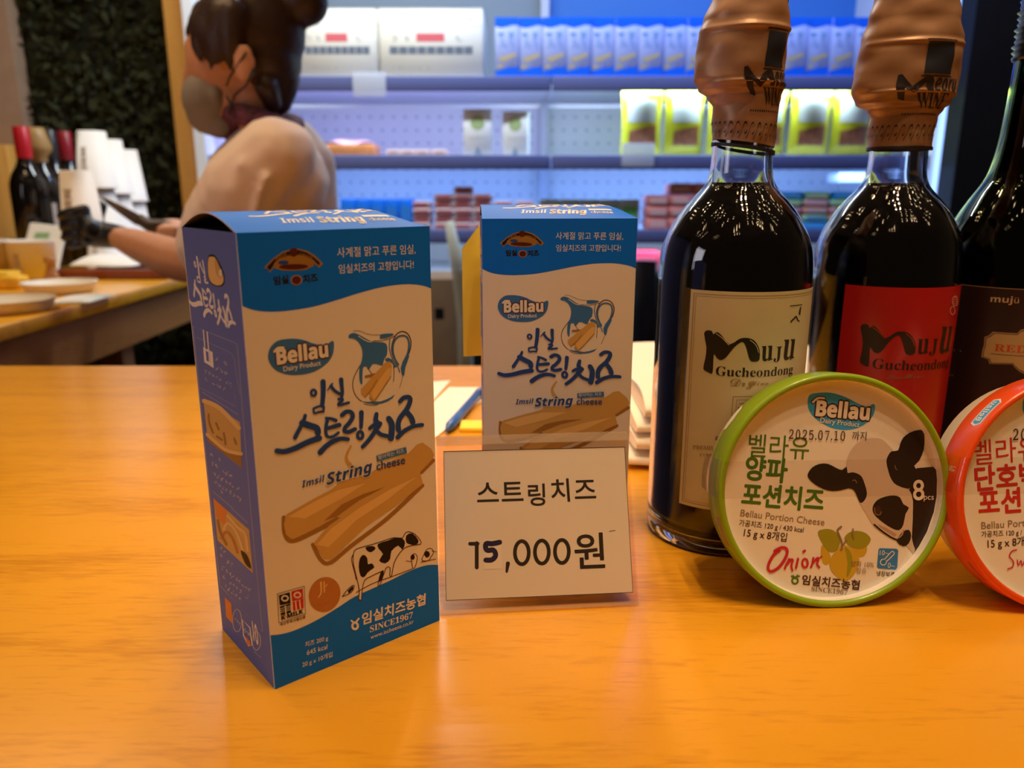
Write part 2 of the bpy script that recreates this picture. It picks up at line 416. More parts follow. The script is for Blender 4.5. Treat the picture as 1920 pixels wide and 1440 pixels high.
TITLE = [([(632, 590), (635, 680), (630, 780), (622, 860)], (52, 42)), ([(525, 890), (590, 865), (640, 868), (635, 920)], 22), ([(525, 890), (535, 940), (590, 930), (638, 925)], 22),
         ([(735, 615), (705, 655), (680, 690)], (20, 8)), ([(720, 640), (760, 690), (800, 720), (822, 728)], 32), ([(835, 570), (842, 640), (850, 720), (835, 790)], (44, 26)),
         ([(805, 790), (845, 785), (850, 805), (815, 830), (805, 855), (850, 850), (920, 830)], 25),
         ([(432, 965), (415, 1020), (370, 1110), (318, 1210)], (34, 42)), ([(400, 1050), (480, 1080), (560, 1110), (575, 1160)], (66, 62)), ([(115, 1355), (200, 1365), (320, 1330), (450, 1270), (590, 1222)], (50, 58)),
         ([(665, 1000), (720, 1008), (775, 1028)], (26, 36)), ([(678, 1030), (665, 1100), (665, 1170), (690, 1212), (750, 1205), (805, 1165)], (36, 26)), ([(680, 1115), (740, 1100), (815, 1080)], (36, 44)),
         ([(600, 1382), (660, 1320), (740, 1265), (830, 1235), (910, 1242)], (54, 40)),
         ([(845, 970), (890, 935), (945, 940), (965, 990), (925, 1060), (880, 1110), (875, 1150), (920, 1160), (990, 1130)], (44, 40)), ([(1062, 945), (1062, 1030), (1058, 1115)], (48, 34)),
         ([(1232, 965), (1222, 1030), (1235, 1060)], (40, 58)), ([(1155, 1125), (1200, 1092), (1270, 1075)], (36, 44)), ([(1270, 1075), (1220, 1150), (1150, 1250), (1075, 1330)], (48, 38)),
         ([(1215, 1140), (1280, 1195), (1350, 1215)], 40), ([(1370, 1020), (1402, 1080), (1402, 1170), (1392, 1240)], (56, 62)),
         ([(1495, 830), (1540, 788), (1600, 785), (1610, 830), (1570, 920), (1500, 1010), (1475, 1080), (1478, 1150)], (40, 52)), ([(1570, 950), (1620, 1010), (1640, 1065)], 52), ([(1468, 1232), (1540, 1165), (1640, 1115), (1745, 1098)], (46, 38))]
def title(k, m, L):
    for pts, w in TITLE: k.stroke(pts, tuple(v * 1.14 for v in w) if isinstance(w, tuple) else w * 1.14, m, L)
    k.ring((525, 712), 28, 33, 28, m, L); k.ring((1048, 1200), 30, 40, 36, m, L)

def brand_blob(k, z, pts, b0, b1, d0, d1, swash, L=2, mb=P_BLOB, ma=P_MAR, mw=P_WHITE):
    k.pre = z
    k.poly(pts, mb, L, 5)
    k.text(sansb('Bellau'), b0, b1, ma, L + 1, 1.15, .105)
    k.stroke(swash, 44 if z is ZD else 22, ma, L + 1)
    k.text(sansb('Bellau'), b0, b1, mw, L + 2, 1.15, .03)
    k.stroke(swash, 26 if z is ZD else 12, mw, L + 2)
    k.text('Dairy Product', d0, d1, mw, L + 2, 1.0, .015)

def box_front():
    k = Ink(front_h)
    k.pre = ZA
    wave = [(485, 745), (560, 775), (640, 790), (740, 793), (860, 783), (1000, 760), (1150, 720), (1300, 675), (1450, 638), (1560, 622), (1660, 618), (1750, 630), (1815, 654)]
    k.poly([(440, 200), (1830, 180)] + [(p.x, p.y) for p in reversed(crom(wave))], P_BLUE, 1)
    k.pre = ZC
    hill = [(460, 902), (560, 893), (660, 868), (780, 820), (900, 760), (1020, 690), (1150, 610), (1300, 545), (1450, 480), (1580, 420), (1690, 380), (1770, 366), (1850, 371)]
    k.poly([(1860, 840), (480, 1380)] + [(p.x, p.y) for p in crom(hill)], P_BLUE, 1)
    # emblem
    k.pre = ZF
    k.poly([(135, 335), (235, 235), (330, 172), (410, 148), (490, 143), (580, 168), (655, 213), (745, 302), (705, 345), (655, 300), (640, 330), (560, 365), (440, 372), (330, 368), (250, 345), (240, 325), (195, 388), (183, 352)], P_CHD, 2)
    k.poly([(165, 330), (240, 250), (330, 190), (410, 163), (490, 158), (570, 183), (638, 226), (710, 292), (702, 325), (655, 270), (635, 255), (560, 215), (490, 203), (400, 208), (300, 238), (245, 280), (235, 305), (200, 365)], P_BLK, 3)
    k.ell((440, 300), 178, 56, P_CHD, 2); k.ell((440, 330), 150, 28, P_MAR, 3); k.ell((335, 285), 55, 22, P_NAVY, 3); k.ell((560, 288), 60, 16, P_CHD, 3); k.ell((470, 330), 40, 16, P_MAR, 4)
    k.ell((440, 178), 44, 46, P_MAR, 4)
    k.text(serif('IMSIL'), (257, 262), (383, 206), P_CHD, 4, .8); k.text(serif('CHEESE'), (497, 203), (636, 250), P_CHD, 4, .8)
    k.text('임실', (240, 515), (390, 500), P_BLK, 2, 1, .04); k.text('치즈', (545, 503), (690, 485), P_BLK, 2, 1, .04)
    k.ell((470, 470), 58, 52, P_GOLD, 2); k.ell((470, 470), 46, 42, P_MAR, 3)
    k.text('사계절 맑고 푸른 임실,', (892, 248), (1702, 222), P_WHITE, 2, 1.1); k.text('임실치즈의 고향입니다!', (908, 412), (1682, 372), P_WHITE, 2, 1.1)
    # brand leaf
    brand_blob(k, ZD, [(20, 330), (20, 250), (50, 180), (120, 120), (220, 100), (330, 100), (430, 120), (520, 155), (620, 175), (690, 160), (735, 132), (755, 150), (755, 220), (740, 290), (690, 370), (600, 440), (500, 485), (380, 505), (260, 505), (150, 475), (70, 420)],
               (122, 385), (690, 305), (190, 465), (607, 402), [(85, 240), (125, 200), (185, 195)])
    # jug
    k.pre = ZE
    k.poly([(120, 215), (150, 175), (210, 160), (280, 180), (360, 225), (440, 275), (520, 310), (600, 320), (700, 330), (750, 350), (775, 400), (775, 500), (760, 560), (730, 600), (710, 660), (690, 715), (640, 710), (580, 690), (520, 700), (490, 750), (460, 790), (440, 770), (430, 740), (400, 730), (370, 745), (360, 800), (355, 900), (355, 1000), (340, 1040), (310, 990), (300, 900), (300, 800), (320, 700), (345, 620), (355, 520), (345, 430), (310, 350), (260, 290), (200, 255), (130, 245)], P_BLOB, 2, 3)
    k.poly([(650, 195), (760, 180), (860, 180), (890, 200), (830, 235), (740, 265), (650, 270)], P_BLOB, 2)
    k.stroke([(200, 128), (300, 125), (400, 165), (500, 195), (640, 200)], 7, P_MAR, 2)
    k.stroke([(540, 300), (680, 300), (800, 270), (900, 225)], 10, P_MAR, 2)
    k.stroke([(290, 215), (370, 270), (440, 305), (500, 318)], 14, P_PAPER, 3)
    k.stroke([(960, 720), (880, 580), (850, 450), (870, 320), (930, 200), (1020, 150), (1110, 180), (1165, 270), (1175, 380), (1150, 500), (1090, 620)], 18, P_MAR, 2)
    k.stroke([(960, 710), (900, 600), (870, 470), (885, 340), (950, 245), (1040, 220), (1110, 250), (1140, 330), (1140, 430), (1110, 550), (1040, 680)], 30, P_BLOB, 3)
    k.poly([(1110, 560), (1150, 560), (1110, 680), (1080, 760), (1065, 880), (1040, 915), (1015, 870), (1000, 770), (1020, 700)], P_BLOB, 3)
    k.stroke([(820, 280), (810, 400), (830, 520), (880, 640), (950, 740), (985, 840)], 16, P_BLOB, 3)
    k.poly([(735, 610), (790, 590), (850, 620), (890, 690), (940, 750), (890, 760), (870, 700), (820, 655), (750, 650)], P_BLOB, 3)
    k.stroke([(330, 690), (250, 830), (205, 930), (190, 1030), (200, 1120), (240, 1220), (300, 1290), (340, 1320)], 13, P_MAR, 2)
    k.poly([(330, 1315), (420, 1330), (540, 1330), (660, 1328), (760, 1295), (840, 1255), (905, 1215), (860, 1280), (780, 1330), (680, 1365), (560, 1375), (420, 1355)], P_BLOB, 2)
    k.stroke([(380, 1365), (500, 1390), (620, 1380)], 9, P_MAR, 2); k.stroke([(1030, 920), (1010, 1010), (980, 1110)], 6, P_MAR, 2); k.stroke([(880, 740), (887, 860), (880, 995)], 10, P_MAR, 3)
    k.stroke([(410, 905), (480, 890), (560, 870)], 42, P_CHD, 3); k.stroke([(470, 790), (510, 850), (560, 880)], 12, P_CHD, 3)
    k.poly([(325, 1120), (420, 1020), (520, 900), (640, 780), (720, 690), (780, 655), (830, 680), (850, 740), (840, 860), (830, 910), (740, 1040), (640, 1190), (560, 1310), (530, 1320), (470, 1260), (480, 1180), (390, 1245), (340, 1190)], P_CH, 4)
    k.poly([(490, 1190), (640, 960), (770, 780), (835, 760), (825, 900), (640, 1180), (550, 1300)], P_CHL, 5)
    k.stroke([(395, 1245), (500, 1120), (600, 960)], 11, P_CHD, 6); k.stroke([(560, 1310), (700, 1110), (835, 905)], 11, P_CHD, 6); k.stroke([(470, 1260), (530, 1320)], 9, P_CHD, 6)
    # cheese sticks
    k.pre = ZB
    k.stroke([(785, 850), (792, 960), (845, 1012), (1000, 950), (1150, 870)], 30, P_CHD, 2)
    k.stroke([(985, 1040), (1040, 1145), (1105, 1165), (1250, 1052), (1500, 868), (1738, 650)], 28, P_CHD, 2); k.stroke([(1730, 562), (1815, 480)], 24, P_CHD, 2)
    k.stroke([(1245, 370), (1215, 440), (1230, 490), (1290, 545)], (14, 36), P_CH, 2)
    k.poly([(800, 830), (1000, 720), (1120, 660), (1180, 610), (1330, 580), (1520, 480), (1640, 430), (1700, 370), (1740, 355), (1800, 400), (1820, 440), (1810, 470), (1722, 560), (1740, 640), (1560, 780), (1350, 920), (1150, 850), (1000, 930), (850, 1000), (800, 970), (785, 900)], P_CH, 3)
    k.poly([(815, 845), (1000, 742), (1150, 672), (1350, 625), (1180, 730), (930, 860)], P_CHL, 4)
    k.poly([(1150, 850), (1300, 745), (1480, 655), (1330, 700), (1180, 770), (1060, 880)], P_CHD, 4)
    k.poly([(988, 1030), (1090, 915), (1300, 770), (1500, 650), (1722, 560), (1742, 640), (1560, 780), (1350, 920), (1110, 1140), (1062, 1135)], P_CH, 5)
    k.poly([(1010, 1040), (1110, 930), (1310, 790), (1520, 670), (1700, 590), (1500, 740), (1280, 880), (1090, 1060)], P_CHL, 6)
    k.text(sansbi('Imsil'), (908, 648), (1066, 608), P_NAVY, 7, .95)
    k.text(sansbi('String'), (1078, 634), (1395, 545), P_WHITE, 7, .9, .05); k.text(sansbi('String'), (1080, 632), (1393, 546), P_NAVY, 8, .9, .012)
    k.text('cheese', (1422, 540), (1618, 497), P_NAVY, 8, 1, .012)
    k.poly([(1420, 440), (1625, 383), (1632, 424), (1425, 481)], P_BLOB, 8); k.text('찢어먹는 치즈', (1432, 470), (1612, 420), P_WHITE, 9, .95)
    k.pre = ZD; title(k, P_NAVY, 7)
    # cow on the hill
    k.pre = ZC
    cow = [(1150, 240), (1200, 215), (1300, 190), (1400, 160), (1470, 140), (1540, 145), (1558, 112), (1590, 95), (1640, 115), (1685, 165), (1690, 195), (1640, 203), (1580, 215), (1540, 240), (1500, 290), (1470, 350), (1452, 445), (1436, 442), (1440, 382), (1405, 385), (1362, 510), (1340, 525), (1355, 450), (1370, 410), (1280, 450), (1232, 480), (1212, 560), (1206, 636), (1185, 626), (1190, 560), (1172, 470), (1155, 400), (1140, 320)]
    k.poly(cow, P_PAPER, 2); k.stroke(cow, 7, P_MAR, 3, 2, True)
    for q in ([(1185, 370), (1195, 300), (1225, 272), (1255, 300), (1260, 350), (1290, 342), (1312, 375), (1280, 398), (1255, 420), (1230, 452), (1200, 442)], [(1240, 212), (1300, 203), (1322, 225), (1290, 252), (1260, 246)],
              [(1340, 188), (1420, 163), (1480, 142), (1540, 148), (1562, 185), (1540, 238), (1505, 205), (1450, 250), (1440, 312), (1400, 346), (1350, 322), (1382, 270), (1350, 230)], [(1572, 125), (1620, 108), (1672, 168), (1650, 202), (1600, 197), (1570, 178)],
              [(1365, 415), (1388, 400), (1380, 450), (1355, 500), (1352, 460)]): k.poly(q, P_BLK, 3, 2)
    k.stroke([(1145, 260), (1127, 310), (1150, 400), (1165, 470)], 6, P_MAR, 3)
    k.stroke([(1052, 605), (1095, 550), (1140, 516), (1148, 532), (1120, 575), (1052, 605)], 6, P_MAR, 3); k.poly([(1095, 560), (1140, 520), (1140, 545), (1105, 580)], P_BLK, 3)
    k.stroke([(1165, 575), (1300, 505), (1460, 452), (1620, 395)], 6, P_MAR, 2)
    for q in ([(1608, 295), (1640, 272), (1660, 300), (1655, 340), (1640, 385), (1622, 385), (1615, 330)], [(1705, 300), (1740, 240), (1780, 238), (1792, 270), (1772, 300), (1750, 332), (1700, 330)]):
        k.poly(q, P_PAPER, 2, 2); k.stroke(q, 6, P_MAR, 3, 2, True)
    k.ell((1625, 300), 14, 22, P_BLK, 4); k.ell((1740, 280), 22, 26, P_BLK, 4); k.stroke([(1780, 255), (1815, 262)], 5, P_MAR, 3); k.stroke([(1570, 330), (1610, 335)], 5, P_MAR, 3); k.stroke([(1690, 345), (1810, 320)], 5, P_MAR, 3)
    # quality marks
    k.pre = ZG
    k.stroke([(190, 275), (635, 158), (655, 620), (215, 758)], 11, P_MAR, 3, 0, True)
    k.poly([(212, 302), (395, 252), (408, 432), (228, 468)], P_BLK, 3); k.poly([(422, 242), (610, 195), (620, 362), (435, 406)], P_RED, 3)
    k.ring((313, 352), 52, 42, 24, P_PAPER, 4); k.ring((520, 302), 52, 42, 24, P_PAPER, 4)
    k.poly([(228, 490), (408, 440), (415, 590), (245, 635)], P_BLK, 3); k.poly([(440, 420), (622, 370), (625, 520), (452, 565)], P_RED, 3)
    for i in range(3): k.stroke([(232, 525 + i * 32), (305, 505 + i * 32)], 9, P_PAPER, 4, 0); k.stroke([(335, 497 + i * 32), (412, 475 + i * 32)], 9, P_PAPER, 4, 0)
    k.stroke([(320, 480), (332, 640)], 20, P_PAPER, 4, 0); k.stroke([(490, 400), (505, 560)], 18, P_PAPER, 4, 0); k.stroke([(555, 385), (575, 540)], 18, P_PAPER, 4, 0)
    k.text(sansb('K·MILK'), (258, 712), (612, 606), P_BLK, 3, .95, .03); k.text('국산우유사용인증', (230, 812), (656, 690), P_MAR, 3, 1, .02)
    k.ell((975, 305), 262, 292, P_GOLD, 3, .35)
    k.stroke([(912, 105), (915, 270), (872, 350)], (34, 16), P_CHL, 4); k.stroke([(965, 95), (970, 265)], 22, P_CHL, 4); k.stroke([(972, 185), (1020, 135)], 14, P_CHL, 4)
    k.scribble((860, 480), (1120, 420), 34, P_CHD, 4, 5)
    k.pre = ZC
    k.text('치즈 200 g', (752, 1000), (936, 948), P_WHITE, 2, 1.1); k.text('645 kcal', (766, 1066), (930, 1020), P_WHITE, 2, 1.1); k.text('20 g x 10개입', (730, 1160), (972, 1080), P_WHITE, 2, 1.1)
    k.ring((1155, 842), 22, 26, 18, P_WHITE, 2); k.stroke([(1125, 800), (1155, 815), (1185, 785)], 14, P_WHITE, 2)
    k.text('임실치즈농협', (1212, 838), (1722, 684), P_WHITE, 2, 1, .025); k.text(serif('SINCE1967'), (1275, 896), (1622, 788), P_WHITE, 2, 1); k.text('www.ischeese.co.kr', (1280, 952), (1628, 832), P_WHITE, 2, 1)
    return k

def box_side():
    k = Ink(side_h)
    S1 = Zm((330, 440), 4.8); S2 = Zm((370, 720), 6); S3 = Zm((390, 900), 4.235)
    Mx = np.linalg.solve(np.array([[115, 1355, 1], [1750, 1100, 1], [632, 590, 1]], float), np.array([[110, 592], [535, 800], [178, 195]], float))
    k.pre = lambda p: S1((p[0] * Mx[0, 0] + p[1] * Mx[1, 0] + Mx[2, 0], p[0] * Mx[0, 1] + p[1] * Mx[1, 1] + Mx[2, 1]))
    title(k, P_WHITE, 2)
    k.pre = S1
    k.poly([(280, 190), (310, 165), (345, 178), (385, 240), (425, 330), (435, 410), (415, 455), (350, 455), (300, 420), (275, 330)], P_BLK, 1, 4)
    k.poly([(285, 200), (320, 185), (350, 200), (385, 270), (418, 350), (425, 410), (400, 445), (350, 445), (305, 410), (282, 330)], P_CHL, 2, 4)
    k.poly([(345, 200), (385, 270), (415, 345), (390, 380), (355, 330)], P_CH, 3, 3); k.ell((398, 335), 14, 35, P_PAPER, 4)
    fr = [S1((145, 820)), S1((330, 895)), S1((520, 968)), S1((548, 985)), S1((556, 1030)), S2((610, 1440)), S3((440, 1190)), S3((100, 848)), S3((8, 60)), S2((25, 180))]
    k.pre = lambda p: p
    k.stroke(fr, .9, P_FRAME, 1, 0, True)
    k.pre = S1
    k.stroke([(180, 925), (420, 1030), (500, 1070), (525, 1130), (575, 1440)], 3, P_FRAME, 1, 0)
    k.poly([(238, 1012), (325, 1058), (337, 1205), (250, 1150)], P_WHITE, 2); k.poly([(252, 1040), (300, 1065), (308, 1155), (262, 1130)], P_SIDE, 3)
    k.text('11', (262, 1122), (304, 1145), P_WHITE, 4, 2.0, .03)
    k.scribble((345, 1110), (465, 1170), 42, P_FRAME, 2, 1); k.scribble((350, 1200), (470, 1255), 42, P_FRAME, 2, 2)
    k.scribble((248, 1230), (510, 1360), 36, P_FRAME, 2, 3); k.scribble((255, 1300), (480, 1420), 36, P_FRAME, 2, 4)
    k.pre = S2
    k.stroke([(20, 50), (440, 258), (420, 120)], 3, P_FRAME, 1, 0); k.stroke([(50, 100), (465, 352)], 5, P_FRAME, 1, 0)
    k.poly([(62, 185), (482, 432), (505, 950), (115, 655)], P_CH, 1)
    k.poly([(110, 560), (200, 640), (330, 740), (500, 800), (505, 950), (115, 655)], P_CHD, 2); k.stroke([(110, 580), (200, 660), (330, 755), (500, 790)], 40, P_CHL, 3)
    k.stroke([(70, 200), (250, 280), (470, 500)], 50, P_CHL, 2)
    for q in ([(125, 350), (130, 440), (175, 560)], [(220, 600), (280, 640)], [(210, 450), (240, 520)], [(300, 560), (320, 690)], [(420, 620), (440, 680)]): k.stroke(q, 22, P_CHD, 3)
    for i, (a, b) in enumerate([((135, 790), (270, 870)), ((150, 900), (440, 1080)), ((175, 1020), (480, 1200)), ((190, 1110), (520, 1320)), ((200, 1180), (310, 1240))]): k.scribble(a, b, 50, P_FRAME, 2, 10 + i)
    k.stroke([(175, 1225), (400, 1400)], 5, P_FRAME, 1, 0)
    k.pre = S3
    k.stroke([(190, 230), (318, 342)], 3.5, P_FRAME, 1, 0)
    k.poly([(43, 155), (330, 395), (362, 735), (78, 490)], P_CH, 1)
    k.poly([(43, 155), (150, 245), (140, 380), (70, 300)], P_ORG, 2)
    for i, q in enumerate(([(130, 400), (160, 350), (220, 400), (270, 520), (290, 600)], [(110, 470), (150, 420), (200, 470), (240, 580)], [(160, 290), (230, 370), (300, 430), (320, 560)], [(80, 330), (100, 420), (150, 520)])): k.stroke(q, 20, (P_CHL, P_GOLD, P_CHL, P_CHD)[i], 3)
    k.poly([(265, 560), (320, 600), (350, 700), (300, 660)], P_BLK, 3, 3)
    for i, (a, b) in enumerate([((90, 540), (210, 640)), ((95, 600), (210, 690)), ((110, 700), (350, 880)), ((120, 770), (330, 930)), ((125, 840), (270, 950))]): k.scribble(a, b, 34, P_FRAME, 2, 20 + i)
    k.poly([(138, 935), (190, 985), (203, 1145), (150, 1090)], P_ORG, 2); k.scribble((150, 1000), (195, 1050), 36, P_RED, 3, 31)
    k.ring((238, 1115), 36, 88, 7, P_FRAME, 2); k.scribble((215, 1090), (265, 1150), 26, P_FRAME, 2, 33)
    k.stroke([(280, 1105), (340, 1165), (358, 1300), (330, 1310), (290, 1230)], 8, P_WHITE, 2, 0, True); k.scribble((292, 1170), (345, 1230), 44, P_FRAME, 2, 34); k.poly([(300, 1230), (340, 1270), (352, 1310), (320, 1300)], P_ORG, 3)
    k.ring((392, 1265), 33, 72, 8, P_FRAME, 2); k.text('10', (372, 1262), (412, 1300), P_WHITE, 3, 1.9, .02); k.scribble((370, 1345), (430, 1395), 16, P_FRAME, 2, 35)
    return k

def lid_z(u, y):               # the tucked lid bulges upwards
    t = y / BD
    return BH + .0066 * max(0.0, math.sin(math.pi * min(1, t))) * (1 - .75 * max(0, (u / BW - .8) / .2) ** 2)

def cheese_box(label, loc, rotz):
    t = thing('cheese_box', label, 'box', loc, rotz, 'large string cheese boxes on the counter')
    b = MB(); th = .0006
    cl = lambda v, hi: max(0.0, min(hi, v))
    # four walls and the base, with cut thickness
    b.box((0, 0, 0), (BW, th, BH), P_PAPER); b.box((0, th, 0), (th, BD - th, BH), P_SIDE)
    b.box((BW - th, th, 0), (BW, BD - th, BH), P_SIDE); b.box((0, BD - th, 0), (BW, BD, BH), P_PAPER); b.box((th, th, 0), (BW - th, BD - th, th), P_IN)
    b.box((th, th + .0001, .001), (BW - th, th * 1.5, BH - .0005), P_IN); b.box((th, th, .001), (th * 1.5, BD - th, BH - .0005), P_IN)
    e = .00003
    box_front().emit(b, lambda u, v, L: (cl(u, BW), -e * L, cl(v, BH)))
    box_side().emit(b, lambda u, v, L: (-e * L, cl(BD - u, BD), cl(v, BH)))
    b.build('carton', BOXM, t)
    # lid panel with its lettering
    l = MB()
    l.grid(lambda a, c: (a * BW, c * BD, lid_z(a * BW, c * BD)), 24, 20, P_BLUE)
    l.grid(lambda a, c: (a * BW, c * BD, lid_z(a * BW, c * BD) - .0005), 24, 20, P_IN)
    l.grid(lambda a, c: (0.0, c * BD, lid_z(0, c * BD) - .0005 * a), 1, 20, P_PAPER); l.grid(lambda a, c: (a * BW, .0, lid_z(a * BW, 0) - .0005 * c), 20, 1, P_PAPER)
    k = Ink(lambda p: p)
    k.text(sansbi('Imsil'), (.021, .0075), (.035, .0075), P_WHITE, 1, 1.3); k.text(sansbi('String'), (.0365, .0068), (.0565, .0068), P_WHITE, 1, 1.3, .03); k.text('cheese', (.0585, .0072), (.0705, .0072), P_WHITE, 1, 1.2, .02)
    k.poly([(.058, .0118), (.0705, .0118), (.0705, .0142), (.058, .0142)], P_WHITE, 1)
    k.pre = lambda p: (.012 + (p[0] - 105) / 1655 * .060, .036 - (p[1] - 560) / 840 * .021)
    title(k, P_WHITE, 1)
    k.emit(l, lambda u, v, L: (u, v, lid_z(u, v) + .00012), split=.004)
    l.build('lid', BOXM, t)
    for s in (0, 1):           # dust flaps folded in at both ends
        fl = MB()
        fl.grid(lambda a, c: ((th + a * .02) if s == 0 else (BW - th - a * .02), .003 + c * (BD - .006), BH - .0005 - .010 * a ** 1.2 - .004 * math.sin(math.pi * c) * (1 - a)), 8, 8, P_SIDE)
        fl.build('dust_flap', BOXM, t)
    return t
cheese_box('blue and white string cheese box standing at an angle in front of the price card', (-.0976, .2792, CZ), .698)
cheese_box('blue and white string cheese box standing behind the price card, facing forwards', (-.0157, .4137, CZ), .06)

# yellow card taped behind the further box
q0 = AtY(873, 655, .505); q1 = AtY(960, 420, .505)
y = MB()
xs0, xs1, zb, zt = q0.x, q1.x, q0.z, q1.z
pts = [(xs0, zb), (xs1, zb + .002), (xs1, zt), (xs0 + .0105, zt), (xs0, zt - .014)]
n = len(pts)
y.add([(x, .482, z) for x, z in pts] + [(x, .4845, z) for x, z in pts], [tuple(range(n)), tuple(range(2 * n - 1, n - 1, -1))] + [(i, i + n, (i + 1) % n + n, (i + 1) % n) for i in range(n)])
tag(y.build('card', mat('yellow_card', (.85, .66, .07), .7, noise=.05, nscale=20)), 'yellow card with a clipped corner held behind the further cheese box', 'card')
# ---------------------------------------------------------------- price card
def acrylic(name, tint=(1, .97, .93), gl=.10, rough=.06):
    m = bpy.data.materials.new(name); m.use_nodes = True; nt = m.node_tree
    for n in list(nt.nodes): nt.nodes.remove(n)
    o = nt.nodes.new('ShaderNodeOutputMaterial'); mx = nt.nodes.new('ShaderNodeMixShader'); tr = nt.nodes.new('ShaderNodeBsdfTransparent'); g = nt.nodes.new('ShaderNodeBsdfGlossy')
    fr = nt.nodes.new('ShaderNodeFresnel'); fr.inputs[0].default_value = 1.45
    ad = nt.nodes.new('ShaderNodeMath'); ad.operation = 'MULTIPLY_ADD'; ad.inputs[1].default_value = 1.2; ad.inputs[2].default_value = gl * .3
    tr.inputs[0].default_value = (*tint, 1); g.inputs['Roughness'].default_value = rough
    ge = nt.nodes.new('ShaderNodeNewGeometry'); iv = nt.nodes.new('ShaderNodeMath'); iv.operation = 'SUBTRACT'; iv.inputs[0].default_value = 1.0; ml = nt.nodes.new('ShaderNodeMath'); ml.operation = 'MULTIPLY'
    nt.links.new(ge.outputs['Backfacing'], iv.inputs[1]); nt.links.new(iv.outputs[0], ml.inputs[1]); nt.links.new(fr.outputs[0], ad.inputs[0]); nt.links.new(ad.outputs[0], ml.inputs[0]); nt.links.new(ml.outputs[0], mx.inputs[0]); nt.links.new(tr.outputs[0], mx.inputs[1]); nt.links.new(g.outputs[0], mx.inputs[2]); nt.links.new(mx.outputs[0], o.inputs[0])
    return m
m_acr = acrylic('clear_acrylic'); m_acr_edge = mat('acrylic_edge', (.82, .72, .62), .12, coat=.5, alpha=.3)
m_cardw = mat('price_paper', (.88, .86, .86), .55, noise=.02, nscale=15); m_ink = mat('price_ink', (.028, .022, .02), .6); m_pen = mat('pen_ink', (.02, .018, .09), .6)
BL, BR = G(825, 1151), G(1196, 1133)
e1 = (BR - BL).normalized(); SWD = (BR - BL).length; SH, LEAN = .0862, .429
nf = Vector((e1.y, -e1.x, 0)); e2 = Vector((0, 0, math.cos(LEAN))) - nf * math.sin(LEAN); e3 = e1.cross(e2)
t = thing('price_card', 'clear acrylic stand holding the white price card with black lettering', 'sign', BL, math.atan2(e1.y, e1.x))
inv = Matrix.Rotation(-math.atan2(e1.y, e1.x), 3, 'Z')
loc = lambda u, v, w=0: inv @ (e1 * u + e2 * v + e3 * w)
ZS = Zm((800, 780), 3.6)
k = Ink(plane_uv(BL, e1, e2)); k.pre = ZS
q = [k.T(p) for p in ((113, 240), (1335, 208), (1392, 1190), (130, 1246))]
b = MB()
def slab(mb, quad, w0, w1, mi=0):
    mb.add([loc(p[0], p[1], w0) for p in quad] + [loc(p[0], p[1], w1) for p in quad], [(0, 1, 2, 3), (7, 6, 5, 4), (0, 4, 5, 1), (1, 5, 6, 2), (2, 6, 7, 3), (3, 7, 4, 0)], mi)
pq = [q[3], q[2], q[1], q[0]]
a = MB(); W = SWD
slab(a, [(0, 0), (W, 0), (W, SH), (0, SH)], .0006, .0022); slab(a, [(0, 0), (W, 0), (W, SH), (0, SH)], -.0022, -.0006)
a.build('acrylic_panel', m_acr, t, recalc=True)
for va, vb in ((SH - .0045, SH), (0, .0016)):
    r = MB(); slab(r, [(0, va), (W, va), (W, vb), (0, vb)], -.0024, .0026); r.build('acrylic_rim', m_acr_edge, t, recalc=True)
ft = MB()
P = [loc(0, SH * .97, -.003), loc(W, SH * .97, -.003)]
bx = math.tan(LEAN) * SH * .95 + .02
g0 = loc(0, SH, 0)
ft.add([(0, g0.y + .001, g0.z - .002), (W, g0.y + .001, g0.z - .002), (W, g0.y + .022, 0.0005), (0, g0.y + .022, .0005), (0, g0.y + .0026, g0.z - .002), (W, g0.y + .0026, g0.z - .002), (W, g0.y + .0236, .0005), (0, g0.y + .0236, .0005)],
       [(0, 1, 2, 3), (7, 6, 5, 4), (0, 4, 5, 1), (1, 5, 6, 2), (2, 6, 7, 3), (3, 7, 4, 0)])
ft.build('back_leg', m_acr, t, recalc=True)
c = MB(); slab(c, pq, -.0003, .0003, 0)
k.stroke([(115, 240), (1335, 210), (1391, 1190), (131, 1245)], 5, 1, 1, 0, True)
k.text('스', (343, 580), (486, 575), 1, 1, 1, .012); k.text('트', (509, 575), (652, 570), 1, 1, 1, .012); k.text('링', (688, 606), (800, 603), 1, 1, 1, .012); k.text('치', (846, 582), (966, 575), 1, 1, 1, .012); k.text('즈', (1002, 558), (1142, 553), 1, 1, 1, .012)
k.stroke([(292, 862), (345, 862)], 24, 1, 1, 0); k.stroke([(338, 858), (338, 1022)], 26, 1, 1, 0)
k.poly([(378, 832), (500, 828), (508, 1030), (388, 1036)], 3, 1)
k.stroke([(492, 852), (440, 862), (400, 862), (405, 905), (450, 905), (465, 940), (440, 970), (400, 972)], 34, 2, 2, 4)
k.stroke([(548, 995), (540, 1050)], (28, 16), 1, 1, 0)
for cx in (642, 777, 912): k.ring((cx, 922 - (cx - 642) * .03), 47, 78, 25, 1, 1)
k.text('원', (1005, 1030), (1202, 1022), 1, 1, 1, .012)
k.stroke([(1232, 778), (1272, 772)], 3, 1, 1, 0)
k.emit(c, lambda u, v, L: loc(u, v, .0003 + .00008 * L))
c.build('price_paper', [m_cardw, m_ink, m_pen, mat('patch_paper', (.92, .9, .9), .6)], t)
